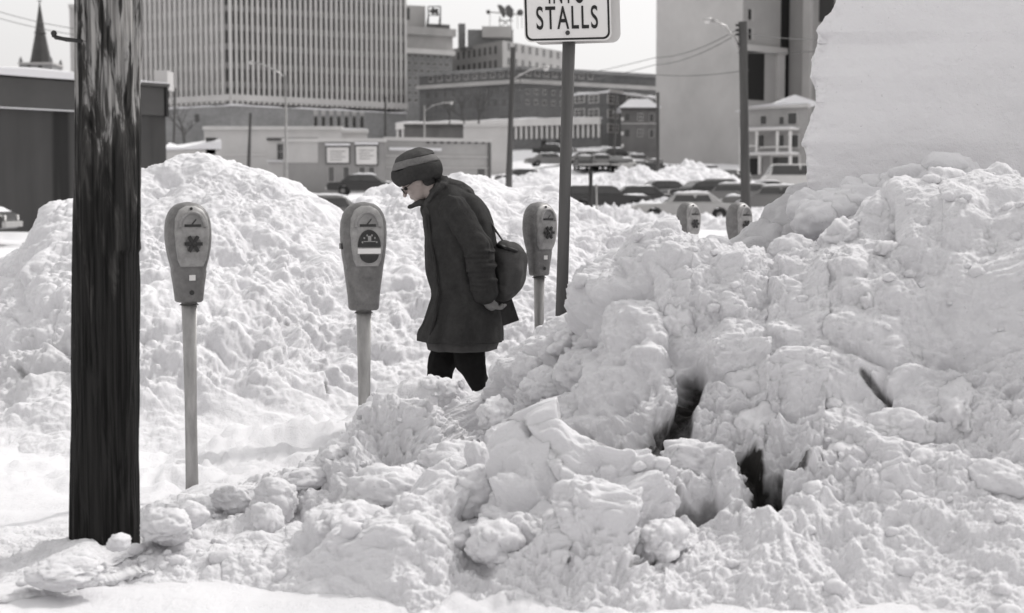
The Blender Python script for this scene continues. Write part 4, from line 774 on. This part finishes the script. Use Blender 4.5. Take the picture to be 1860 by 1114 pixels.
# modern low building with fins
b = Bld('modern_school', 'long low modern building with white fascia over thin white fins', 'building', [(722, 215), (1092, 200)], 215, 290, 14, M['glass2'], ref=1)
b.box(0, 722, 196, 1092, 212, M['white'], 'fascia', .6, zfix=(P(1092, 226, 200).z, P(1092, 213, 200).z))
zf = (P(1092, 250, 200).z, P(1092, 226.3, 200).z)
for i in range(40): x = 724 + i*9.35; b.box(0, x-1.7, 220, x+1.7, 245, M['white'], 'fin', .35, zfix=zf)
b.box(0, 722, 250, 1092, 280, M['brickd'], 'base_wall', .2, zfix=(b.z0, P(1092, 250.3, 200).z)); b.cap(.25, .08)
for x in (985, 1010): b.box(0, x, 256, x+8, 274, M['black'], 'doorway', .3)
# dark brick long building
b = Bld('brick_hospital', 'long dark brick building with pale cornice and rows of small windows', 'building', [(762, 262), (945, 248), (1192, 264)], 122, 240, 22, M['brickd'], ref=1)
b.cornice(148, .7, .6, M['stone'], ref=1); b.cornice(124, .6, .5, M['brickm'], name='parapet', ref=1)
b.grid(0, 775, 935, 10, 130, 148, 1, .45, .62, m=M['glass2'], fr=M['trim']); b.grid(0, 770, 938, 11, 158, 200, 2, .3, .5, m=M['glass2'])
b.grid(1, 952, 1080, 8, 130, 148, 1, .5, .6, m=M['glass2'], fr=M['trim']); b.grid(1, 950, 1185, 15, 163, 200, 2, .35, .5, m=M['glass2'], fr=M['stone'])
mb = MB(b.loc); a = P(1123, 158, 290); c = P(1136, 138, 290); mb.box((a.x, 288, a.z-4), (c.x, 290, c.z)); mb.build('chimney', M['roofd'], b.root)
b.finish()
b = Bld('brick_apartments', 'dark brick apartment block with groups of pale windows right of the sign post', 'building', [(1040, 225), (1105, 218), (1192, 232)], 168, 290, 14, M['brickd'], ref=1); b.cap(.3, .1)
for f, xs in ((0, (1052, 1078)), (1, (1112, 1146, 1174))):
    for x in xs:
        for y in (174, 200, 226): b.win(f, x-7, y, x+9, y+13, M['glass2'], fr=M['trim'], cross=True)
b.box(1, 1106, 162, 1130, 167, M['white'], 'parapet_panel', .2)
# classic hotel
b = Bld('corniced_hotel', 'old pale hotel with two heavy cornices beside the ribbed office tower', 'hotel', [(730, 300), (822, 306)], 52, 210, 24, M['brickm'])
b.cornice(55, 1.6, 1.2, M['stone']); b.cornice(92, 1.0, .9, M['white']); b.box(0, 730, 57, 822, 90, M['stone'], 'upper_facade', .1)
b.grid(0, 736, 818, 11, 58, 88, 2, .45, .6, m=M['glass2']); b.grid(0, 738, 818, 7, 96, 190, 7, .4, .55, m=M['glass2'], fr=M['stone']); b.finish()
b2 = Bld('rooftop_penthouse', 'grey boxy penthouse on top of the corniced hotel', 'penthouse', [(728, 310), (774, 312)], 9, 56, 10, M['conc'], sink=1); b2.win(0, 738, 14, 744, 36)
b2 = Bld('rooftop_machine_room', 'dark machine room on hotel roof under the sign frame', 'machine room', [(775, 310), (818, 312)], 43, 56, 8, M['darkw'], sink=1)
d_ = 311; a = P(793, 43, d_); rt = empty('rooftop_sign', a, 'open rooftop sign frame with a running figure on the old hotel', 'sign'); mb = MB(a)
for x in (778, 800): mb.tube([P(x, 45, d_), P(x, 12, d_)], .15, 6); mb.tube([P(x-3, 45, d_), P(x, 28, d_)], .12, 6)
mb.tube([P(778, 28, d_), P(800, 28, d_)], .12, 6); mb.tube([P(778, 12, d_), P(800, 12, d_)], .12, 6); mb.build('frame', M['dark'], rt)
mb = MB(a); mb.tube([P(785, 15, d_), P(789, 20, d_), P(796, 18, d_)], .4, 6); mb.tube([P(789, 20, d_), P(785, 26, d_)], .35, 6); mb.tube([P(789, 20, d_), P(796, 26, d_)], .35, 6); mb.tube([P(780, 21, d_), P(789, 20, d_)], .3, 6); mb.build('emblem', M['darkw'], rt)
# pale long building
b = Bld('pale_office_block', 'pale long office block with small windows under the rooftop antennas', 'building', [(818, 330), (913, 312), (1024, 335)], 74, 200, 24, mat('pale_brick', .36, .9, .1, .2), ref=1)
b.grid(0, 828, 905, 8, 84, 134, 2, .42, .55, m=M['glass2']); b.grid(1, 918, 1020, 8, 80, 132, 2, .34, .5, m=M['glass2']); b.finish(); b.box(0, 818, 74, 882, 200, M['brickm'], 'brick_section', .1, zfix=(b.z0, b.z1-.3)) if False else None
b2 = Bld('stair_penthouse', 'stepped grey penthouse on the pale office block', 'penthouse', [(850, 322), (932, 322)], 54, 80, 8, M['brickm'], sink=1); b3 = Bld('stair_penthouse', 'small raised penthouse box under the antenna dishes', 'penthouse', [(876, 321), (930, 321)], 48, 60, 6, M['conc'], sink=1)
b4 = Bld('chimney_stack', 'squat square chimney on the pale office block', 'chimney', [(833, 324), (846, 324)], 43, 80, 4, M['brickm'], sink=1)
for lab, (x, y), r, sh in (('rooftop horn antenna pair on lattice tower above the penthouse', (918, 22), 0, 'horn'),):
    loc = P(x, 50, 322); an = empty('antenna_tower', loc, lab, 'antenna'); mb = MB(loc); dk = 322
    for q in (908, 928): mb.tube([P(q, 52, dk), P(q, 30, dk)], .12, 6)
    mb.tube([P(908, 50, dk), P(928, 34, dk)], .1, 6); mb.tube([P(928, 50, dk), P(908, 34, dk)], .1, 6); mb.tube([P(886, 22, dk), P(950, 27, dk)], .16, 6); mb.tube([P(905, 38, dk), P(932, 38, dk)], .12, 6)
    for q in (890, 940, 948): mb.tube([P(q, 52, dk), P(q, 24, dk)], .07, 5)
    mb.build('lattice', M['metal'], an)
    for pts in ([(903, 9), (910, 9), (918, 16), (918, 30), (914, 33), (907, 20)], [(918, 12), (925, 9), (933, 18), (932, 30), (928, 34), (919, 28)]):
        mb = MB(loc); f_ = [P(*p, dk-.8) for p in pts]; g_ = [P(*p, dk+1.2) for p in pts]; n_ = len(pts); mb.add(f_+g_, [list(range(n_)), list(range(n_, 2*n_))] + [(i, (i+1) % n_, n_+(i+1) % n_, n_+i) for i in range(n_)]); mb.build('horn', M['darkw'], an)
    for q, r_ in ((887, 4), (945, 6)): mb = MB(loc); mb.ball(P(q, 22 if q < 900 else 23, dk), (r_*dk/F, .5, r_*dk/F), 14, 8); mb.build('dish', M['darkw'], an, True)
# dark house
b = Bld('dark_house', 'dark frame house with snowy roof left of the big concrete wall', 'house', [(1128, 178), (1194, 178)], 196, 288, 10, M['darkw'], sink=2)
a0, a1 = b.xy[0][0], b.xy[1][0]; mb = MB(b.loc); z1 = b.z1; zr = P(1160, 178, 178).z
mb.add([(a0-.4, 177.4, z1), (a1+.4, 177.4, z1), (a1+.4, 188.4, z1), (a0-.4, 188.4, z1), (a0+1.2, 180, zr), (a1-1, 180, zr), (a1-1, 186, zr), (a0+1.2, 186, zr)], [(0, 1, 5, 4), (1, 2, 6, 5), (2, 3, 7, 6), (3, 0, 4, 7), (4, 5, 6, 7), (0, 3, 2, 1)]); mb.build('roof', SNOWF, b.root); b.cornice(197, .35, .35, M['roofd'])
for y in (207, 236): b.win(0, 1159, y, 1167, y+12, fr=M['trim'], cross=True); b.win(0, 1180, y, 1187, y+14, fr=M['trim']); b.win(0, 1136, y, 1143, y+12)
for x in (1124,): 
    for y in (214, 240, 262): b.box(0, 1128.5, y, 1132, y+6, M['white'], 'porch_trim', .6)
b.box(0, 1128, 224, 1194, 225.5, M['conc'], 'string_course', .1)
# big concrete building
cb_ = Bld('concrete_building', 'tall blank concrete building with dark slots right of the sign', 'building', [(1190, 200), (1346, 186)], -260, 300, 30, M['conc'], ref=1)
b = Bld('concrete_wing', 'stepped concrete wing with dark slit and openings behind the tall street lamp', 'building', [(1346, 190), (1428, 196), (1515, 186)], -240, 300, 28, mat('concrete_warm', .36, .9, .10, .12, det=8))
b.box(0, 1358, 93, 1387, 181, M['black'], 'opening', .08); b.box(0, 1346.5, 80, 1426, 92, M['concl'], 'lintel', .5)
b.box(0, 1422, -240, 1428, 181, M['black'], 'dark_slit', .12); b.box(1, 1428.5, -240, 1432, 181, M['black'], 'dark_slit', .12); b.box(0, 1410, 94, 1421.5, 181, M['conc'], 'pier', .35); b.box(1, 1468, -240, 1474, 250, M['conc'], 'pier', .5)
for y0, y1 in ((17, 36), (52, 72)): o = b.box(0, 1356, y0-2, 1368, y1+1, M['stone'], 'window', .1); b.box(0, 1358, y0, 1363, y1, M['black'], 'pane', .14, par=o)
b.box(1, 1495, -240, 1515, 40, M['dark'], 'louvre', .3)
# porch house
b = Bld('porch_house', 'pale wooden house with two-storey columned porch below the concrete wing', 'house', [(1356, 150), (1466, 146)], 196, 325, 10, mat('porch_wall', .33, .85, .15, .5), sink=1)
A_, B_ = b.xy; zt = b.z1; zr = P(1445, 174, 148).z; mb = MB(b.loc); y = 145.6
mb.add([(A_[0]-.3, 149, zt), (P(1410, 190, 147).x, 147, zt+.3), (P(1442, 174, 147).x, 146.6, zr), (B_[0]+1.2, 145, zt+.1), (A_[0]-.3, 157, zt), (P(1410, 190, 147).x, 157, zt+.3), (P(1442, 174, 147).x, 157, zr), (B_[0]+1.2, 157, zt+.1)], [(0, 1, 2, 3), (7, 6, 5, 4), (0, 4, 5, 1), (1, 5, 6, 2), (2, 6, 7, 3), (3, 7, 4, 0)]); mb.build('roof', SNOWF, b.root); b.cornice(197, .3, .5, M['conc'])
for x0, x1, y0, y1 in ((1382, 1392, 211, 226), (1416, 1424, 213, 226), (1432, 1447, 206, 226)): b.win(0, x0, y0, x1, y1, fr=M['trim'])
for x0, x1 in ((1376, 1388), (1414, 1424), (1432, 1450)): b.win(0, x0, 246, x1, 268, fr=M['trim'])
b.win(0, 1404, 286, 1450, 307, M['glass'], fr=M['trim']); b.win(0, 1362, 288, 1384, 318, M['black'])
for y0 in (236, 280): b.box(0, 1360, y0, 1452, y0+3.5, M['white'], 'balcony_deck', 2.2); b.box(0, 1360, y0-1.2, 1452, y0-.1, SNOWF, 'deck_snow', 2.3)
for x in (1361, 1390, 1427, 1450): b.box(0, x-1.3, 240, x+1.3, 279.5, M['white'], 'column', 2.1, -1.8)
for x in (1361, 1395, 1450): b.box(0, x-1.6, 284, x+1.6, 318, M['white'], 'column', 2.1, -1.8)
b.box(0, 1396, 268, 1452, 270, M['white'], 'railing', 2.1, -1.95); b.box(0, 1362, 266, 1390, 268, M['white'], 'railing', 2.1, -1.95)
# ------------------------------------------------------------------ lamps and poles
def lpole(name, label, cat, px0, y0, px1, y1, d, r0, r1, m, arm=None, lamp=None, group=None):
    a = P(px0, y0, d); b_ = P(px1, y1, d); a2 = a - (b_-a).normalized()*1.5; rt = empty(name, a2, label, cat, group); MB(a2).tube([a2, a, b_], [r0, r0, r1], 12).build('pole', m, rt, True)
    if arm:
        MB(a2).tube([P(*q, d) for q in arm], r1*.45 if m is M['pole'] else r1*.7, 8).build('arm', M['metal'], rt, True)
        q = arm[-1]; c = P(*q, d); k = d/F; s_ = math.copysign(1, arm[-1][0]-arm[0][0]); L1 = lamp or 10
        o = MB(a2).ball(c + Vector((s_*L1*.4*k, 0, .5*k)), (L1*.6*k, L1*.3*k, L1*.22*k), 16, 9).build('lamp_head', M['metal'], rt, True); MB(a2).ball(c + Vector((s_*L1*.5*k, 0, -L1*.2*k)), (L1*.32*k, L1*.24*k, L1*.24*k), 14, 8).build('lamp_glass', mat('lamp_glass', .6, .2, .05, 2), o, True)
    return rt
g = 'street lamps round the parking lot'
lpole('street_lamp', 'slender pale street lamp with arm reaching left before the ribbed tower', 'street lamp', 520, 330, 519, 136, 75, .09, .06, M['metal'], [(519, 142), (500, 128), (480, 118), (460, 113)], 9, g)
lpole('street_lamp', 'small grey street lamp in front of the low modern building', 'street lamp', 771, 262, 771, 192, 150, .12, .09, M['metal'], [(771, 202), (786, 192), (805, 187), (816, 187)], 8, g)
lpole('street_lamp', 'wooden street lamp pole whose arm curves right, just left of the sign post', 'street lamp', 924, 338, 932, 86, 62, .15, .11, M['pole'], [(929, 146), (945, 136), (965, 126), (985, 123)], 14, g)
rt = lpole('street_lamp', 'tall wooden street lamp pole with arm curving left before the concrete building', 'street lamp', 1355, 415, 1349, 40, 42, .165, .13, M['pole'], [(1345, 92), (1332, 68), (1316, 48), (1300, 40), (1292, 36)], 16, g)
for y in (46, 55, 63): c = P(1340, y, 42); MB(rt.location).tube([c + Vector((-.06, 0, 0)), c + Vector((.14, 0, 0))], .04, 8).build('insulator', M['dark'], rt)
g = 'plain dark utility poles in the distance'
lpole('distant_pole', 'dark thin pole left of the pale lamp, in front of the white building', 'utility pole', 452, 296, 455, 206, 100, .14, .1, M['pole'], group=g)
lpole('distant_pole', 'dark thin pole in front of the right part of the tower podium', 'utility pole', 700, 262, 700, 176, 130, .13, .1, M['pole'], group=g)
lpole('distant_pole', 'dark thin pole beside the dark frame house', 'utility pole', 1115, 292, 1119, 172, 140, .15, .11, M['pole'], group=g)
lpole('distant_pole', 'dark pole at the left edge of the blank concrete wall', 'utility pole', 1195, 305, 1195, 168, 120, .16, .13, M['pole'], group=g)
lpole('distant_pole', 'thin pole right of the warehouse edge', 'utility pole', 316, 260, 318, 160, 110, .12, .09, M['pole'], group=g)
lpole('short_post', 'short dark post standing in snow right of the sign post', 'post', 1073, 378, 1073, 309, 38, .06, .06, M['dark']); lpole('short_post', 'thin pale stake beside the short dark post', 'post', 1084, 380, 1083, 335, 40, .03, .03, M['metal'])
def wire(pts, sag, label, r=.012):
    a = [P(*p) for p in pts]; out = []
    for u, v in zip(a[:-1], a[1:]):
        for k in range(12): t = k/12; q = u.lerp(v, t); q.z -= sag*4*t*(1-t); out.append(q)
    out.append(a[-1]); c = a[0]; o = MB(c).tube(out, r, 5).build('power_line', M['wire'], None); o.location = c; return tag(o, label, 'power line', 'overhead power lines')
wire([(-200, -15, 60), (0, 22, 60), (180, 58, 60)], .1, 'upper thin overhead wire crossing the sky left of the steeple', .014); wire([(-200, -5, 60), (0, 34, 60), (200, 72, 60)], .1, 'lower thin overhead wire crossing the sky by the steeple', .014)
wire([(1338, 55, 42), (1190, 105, 60), (930, 150, 90)], .2, 'overhead wire from the tall lamp pole down to the left', .014); wire([(1338, 63, 42), (1190, 118, 60), (930, 165, 90)], .2, 'lower overhead wire from the tall lamp pole down to the left', .014)
wire([(1340, 96, 42), (1600, 80, 42)], .1, 'overhead wire running right from the tall lamp pole'); wire([(1360, 127, 44), (1190, 136, 50), (1040, 128, 55)], .1, 'single level overhead wire across the blank concrete wall'); wire([(1350, 60, 42), (1480, 72, 46), (1700, 80, 50)], .05, 'overhead wire crossing the concrete wing')
# ------------------------------------------------------------------ bare trees
def tree(px, py, d, hgt, seed, label):
    rr_ = random.Random(seed); loc = P(px, py, d); rt = empty('bare_tree', loc, label, 'tree', 'leafless trees among the distant buildings'); tr = MB(); cr = MB()
    def grow(p, dr, L_, r, lv):
        n = 4; pts = [p]; q = p
        for i in range(n): dr = (dr + Vector((rr_.uniform(-.18, .18), rr_.uniform(-.18, .18), rr_.uniform(-.02, .12)))).normalized(); q = q + dr*L_/n; pts.append(q)
        (tr if lv == 0 else cr).tube(pts, [r*(1-.45*i/n) for i in range(n+1)], 5 if lv else 8)
        if lv < 4:
            for k in range(3 if lv < 3 else 4): a = rr_.uniform(0, 6.28); s_ = rr_.uniform(.5, .9); nd = (dr + Vector((math.cos(a), math.sin(a), .15))*s_).normalized(); grow(pts[rr_.choice((2, 3, 4))], nd, L_*rr_.uniform(.55, .78), r*.5, lv+1)
    grow(Vector((0, 0, -.5)), Vector((0, 0, 1)), hgt*.42, hgt*.03, 0); tr.build('trunk', M['bark'], rt, True); cr.build('crown', M['bark'], rt)
tree(338, 268, 118, 5.5, 1, 'small leafless tree right of the warehouse'); tree(868, 232, 175, 5.5, 2, 'leafless tree before the modern building, nearest the wooden lamp pole'); tree(845, 234, 178, 5, 3, 'leafless tree before the modern building, middle of three'); tree(815, 230, 180, 4.5, 5, 'leafless tree before the modern building, leftmost of three')
# ------------------------------------------------------------------ cars
CM = {k: mat('car_paint_' + n_, v, .35, .08, 1, spec=.5) for k, n_, v in (('l', 'light', .36), ('m', 'mid', .16), ('d', 'dark', .035), ('w', 'white', .55))}
def car(name, label, cat, px, py, d, rz, tone='m', kind='sedan', snow=True, group='cars parked in the snowy lot', zz=None):
    loc = P(px, py, d)
    if zz is not None: loc.z = zz
    rt = empty(name, loc, label, cat, group, rz); m = CM[tone]
    def ext(prof, y0, y1, mb, tuck=0):
        n = len(prof); mb.add([(x, y0+tuck*(z-.8 if z > .8 else 0), z) for x, z in prof] + [(x, y1-tuck*(z-.8 if z > .8 else 0), z) for x, z in prof], [list(range(n)), list(range(n, 2*n))[::-1]] + [(i, (i+1) % n, n+(i+1) % n, n+i) for i in range(n)])
    W_ = .93
    def wheelcut(cx, r=.38): return [(cx + r*math.cos(math.pi*(1-k/8)), .33 + r*math.sin(math.pi*(1-k/8))) for k in range(9)]
    if kind == 'van': low = [(-2.3, .35)] + wheelcut(-1.5) + wheelcut(1.5) + [(2.3, .35), (2.32, .9), (2.1, 1.15), (-2.3, 1.15)]; cab = [(-2.28, 1.13), (2.08, 1.13), (1.6, 1.95), (1.4, 2.02), (-2.2, 2.02), (-2.28, 1.9)]
    elif kind == 'wagon': low = [(-2.6, .36)] + wheelcut(-1.55) + wheelcut(1.6) + [(2.55, .36), (2.6, .72), (2.45, .86), (1.0, .93), (-2.55, .95), (-2.62, .7)]; cab = [(-2.5, .92), (.95, .92), (.45, 1.36), (.25, 1.42), (-2.1, 1.43), (-2.3, 1.38)]
    else: low = [(-2.6, .38)] + wheelcut(-1.55) + wheelcut(1.6) + [(2.55, .38), (2.6, .70), (2.45, .84), (1.0, .92), (-1.45, .93), (-2.5, .88), (-2.62, .7)]; cab = [(-1.75, .91), (1.1, .91), (.5, 1.34), (.25, 1.40), (-.95, 1.41), (-1.15, 1.37)]
    mb = MB(); ext(low, -W_, W_, mb); bd = bevel(mb.build('body', m, rt), .05); mb = MB(); ext(cab, -W_+.03, W_-.03, mb, .16); cb2 = bevel(mb.build('cabin', m, rt), .05)
    xs = [p[0] for p in cab]; zt = max(p[1] for p in cab); zb = min(p[1] for p in cab)
    x0, x1 = cab[-1][0]+.05, cab[2][0]-.1; wins_ = [(x0+.05, (x0+x1)/2-.05), ((x0+x1)/2+.04, x1+.22)]
    for sy in (-1, 1):
        for a, b_ in wins_:
            mb = MB(); yy = lambda z: sy*(W_-.03 - .16*(z-.8) + .006); zlo, zhi = zb+.07, zt-.11; mb.add([(a-.12, yy(zlo), zlo), (b_+.12, yy(zlo), zlo), (b_-.05, yy(zhi), zhi), (a+.05, yy(zhi), zhi)], [(0, 1, 2, 3)]); mb.build('side_window', M['glass'], rt)
    for (p, q), nm in (((cab[1], cab[2]), 'windscreen'), ((cab[0], cab[-1]), 'rear_window')):
        mb = MB(); nrm = 1 if nm == 'windscreen' else -1; e = .012*nrm; a = Vector((p[0], 0, p[1])).lerp(Vector((q[0], 0, q[1])), .15); c = Vector((p[0], 0, p[1])).lerp(Vector((q[0], 0, q[1])), .9)
        mb.add([(a.x+e, -.75, a.z+.01), (a.x+e, .75, a.z+.01), (c.x+e, .66, c.z+.01), (c.x+e, -.66, c.z+.01)], [(0, 1, 2, 3)]); mb.build(nm, M['glass'], rt)
    for x in (-1.55 if kind != 'van' else -1.5, 1.6 if kind != 'van' else 1.5):
        for y in (-.80, .80):
            mb = MB(); mb.tube([(x, y-.1, .33), (x, y+.1, .33)], .33, 20); wh = bevel(mb.build('wheel', M['rubber'], rt), .03); mb = MB(); s_ = math.copysign(1, y); mb.tube([(x, y+s_*.1, .33), (x, y+s_*.112, .33)], .15, 16); mb.build('hubcap', CM['m'], wh)
    for x, s_ in ((2.62, 1), (-2.66, -1)):
        if kind == 'van': x -= s_*.28
        mb = MB(); mb.box((x-.06, -.92, .42), (x+.06, .92, .58)); bevel(mb.build('bumper', M['metal'], rt), .02)
        for y in (-.68, .68): mb = MB(); hx = x-s_*.05; mb.tube([(hx-.04, y, .68), (hx+.04, y, .68)], .09, 12); mb.build('headlight' if s_ > 0 else 'tail_light', M['white'] if s_ > 0 else M['dark'], rt)
    if snow:
        mb = MB(); rs = random.Random(int(px)); L0, L1 = cab[-1][0]+.02, cab[2][0]+.05
        for (xa, xb, zc, wy) in ((L0, L1, zt, .62), (cab[1][0]+.05, 2.4, .88, .8)) if kind != 'van' else ((L0, L1, zt, .62),):
            rg = []
            for i in range(9):
                x = xa + (xb-xa)*i/8; h = (.11 + rs.uniform(-.03, .05))*(1 if 0 < i < 8 else .2); rg.append([Vector((x, wy*math.cos(math.pi*k/8)*(1 if k else 1), zc - .03 + h*math.sin(math.pi*k/8)**.6 + .0)) for k in range(9)])
            mb.loft(rg)
        mb.build('snow_cover', SNOWF, rt, True)
    return rt
car('parked_car', 'light sedan parked side-on beyond the meters, largest car in view', 'car', 1245, 403, 70, R(180), 'l')
car('parked_car', 'pale sedan with snowy bonnet right of the tall lamp pole', 'car', 1405, 388, 72, R(170), 'm')
car('parked_car', 'dark car with fastback roof behind the light sedan', 'car', 1272, 368, 92, R(200), 'd', snow=False)
car('parked_car', 'snow-covered station wagon between the dark car and tall lamp pole', 'car', 1322, 376, 88, R(160), 'm', 'wagon')
car('parked_car', 'dark car mostly hidden by snow between short post and light sedan', 'car', 1150, 382, 84, R(185), 'd')
car('parked_car', 'dark car partly buried just right of the short dark post', 'car', 1095, 384, 80, R(20), 'd', 'wagon')
car('parked_car', 'snow-roofed car half hidden by the pile, between the first two meters', 'car', 603, 385, 52, R(4), 'm', 'wagon', zz=.22)
car('parked_car', 'dark car behind the snow-roofed one, below the billboard store', 'car', 668, 356, 95, R(0), 'd')
car('parked_car', 'dark low car behind the light sedan roof, left of the fastback', 'car', 1212, 366, 98, R(15), 'd')
car('parked_car', 'grey snowy car wedged between the fastback and the tall lamp pole', 'car', 1300, 360, 104, R(205), 'm')
car('parked_car', 'dark snowy car in the second row, left of the van', 'car', 1385, 366, 100, R(165), 'd')
car('parked_van', 'white boxy van parked below the porch house', 'van', 1440, 347, 108, R(182), 'w', 'van', False, group=None)
car('parked_car', 'dark car at the left frame edge below the warehouse', 'car', -150, 440, 40, R(5), 'd')
random.seed(11)
tones = 'dmdlmddmldmdml'; sides = ['sign post', 'dark frame house', 'concrete wall']
for i in range(13):
    px = 1062 + i*23.5; py = 323 - 3*math.sin(i*.5) + (i > 9)*4; d = 140 - (i > 9)*8
    car('parked_car', ('leftmost' if i == 0 else 'rightmost' if i == 12 else ['second', 'third', 'fourth', 'fifth', 'sixth', 'seventh', 'eighth', 'ninth', 'tenth', 'eleventh', 'twelfth'][i-1]) + ' from left in the distant row of %s cars below the concrete wall' % 'parked', 'car', px, py, d, R(95 + random.uniform(-14, 14)), tones[i], 'wagon' if i % 4 == 1 else 'sedan', i % 3 != 2, 'far row of cars beneath the blank concrete wall', zz=float(tz(px, d)[0])+.1)
for px, py, d, t, lb in ((958, 318, 120, 'd', 'dark car at the foot of the wooden lamp pole on the sloping road'), (1000, 296, 150, 'm', 'snowy car on the sloping road just left of the sign post'), (1008, 285, 175, 'd', 'small dark car farthest up the sloping road'), (1075, 302, 150, 'm', 'grey car on the road right of the sign post'), (1118, 296, 160, 'd', 'dark car parked before the dark frame house'), (1160, 300, 158, 'm', 'grey car left of the pole at the concrete wall edge'), (455, 305, 96, 'd', 'dark car peeping over the left snow pile'), (486, 318, 80, 'm', 'snowy grey car peeping over the pile near the pale lamp')):
    car('parked_car', lb, 'car', px, py, d, R(random.uniform(-25, 25)), t, zz=float(tz(px, d)[0])+.05)
# snow heaps in the lot
def heap(px, py, d, rx, ry, h, seed, label):
    loc = P(px, py, d); n = 120; u = np.linspace(-1, 1, n); Xg, Yg = np.meshgrid(u, u); rr2 = np.sqrt(Xg**2+Yg**2); z = np.clip(1-rr2, 0, 1)**.75*h
    V = np.stack([Xg*rx, Yg*ry, z], -1).reshape(-1, 3); d_ = clod_disp(V + seed*9, 1.0, .5, seed, 4)*np.clip(z.ravel()/h*3, 0, 1); V[:, 2] += d_ - .25; me = np_mesh('snow_heap', V, grid_faces(n, n), np.zeros(len(V))); o = part('snow_heap', me, SNOW); o.location = (loc.x, d, float(tz(px, d)[0])); tag(o, label, 'snow heap', 'heaps of snow in the parking lot')
heap(1255, 384, 84, 3.5, 2.2, 1.1, 13, 'rough snow heap right behind the light sedan'); heap(1350, 380, 82, 3.5, 2, 1.0, 14, 'rough snow heap at the tall lamp pole between the cars'); heap(1185, 385, 78, 2.5, 2, 1.1, 15, 'rough snow lump left of the light sedan bonnet')
heap(1160, 350, 108, 5.5, 5, 2.6, 1, 'broad white snow heap behind the light sedan, left part'); heap(1250, 350, 112, 7, 5, 2.9, 2, 'long white snow heap below the distant row of cars'); heap(1090, 370, 95, 4, 4, 2.0, 3, 'white snow heap beside the short dark post')
heap(1205, 410, 58, 3.2, 1.6, .75, 8, 'low ridge of snow hiding the lower part of the light sedan, left side'); heap(1290, 412, 56, 3.0, 1.5, .7, 9, 'low ridge of snow before the light sedan, between the two far meters'); heap(1120, 395, 62, 2.6, 1.8, 1.0, 10, 'low lump of snow before the dark cars right of the short post')
heap(1400, 395, 64, 3.0, 1.6, .6, 11, 'low ridge of snow before the pale sedan right of the tall lamp pole'); heap(990, 320, 118, 7, 4, 1.5, 12, 'snow heap at the foot of the sloping road left of the sign post')
heap(1340, 410, 30, 2.0, 2, .6, 5, 'low snow heap around the foot of the tall lamp pole'); heap(720, 352, 70, 8, 5, 1.2, 6, 'low snow heap behind the walker below the stores')
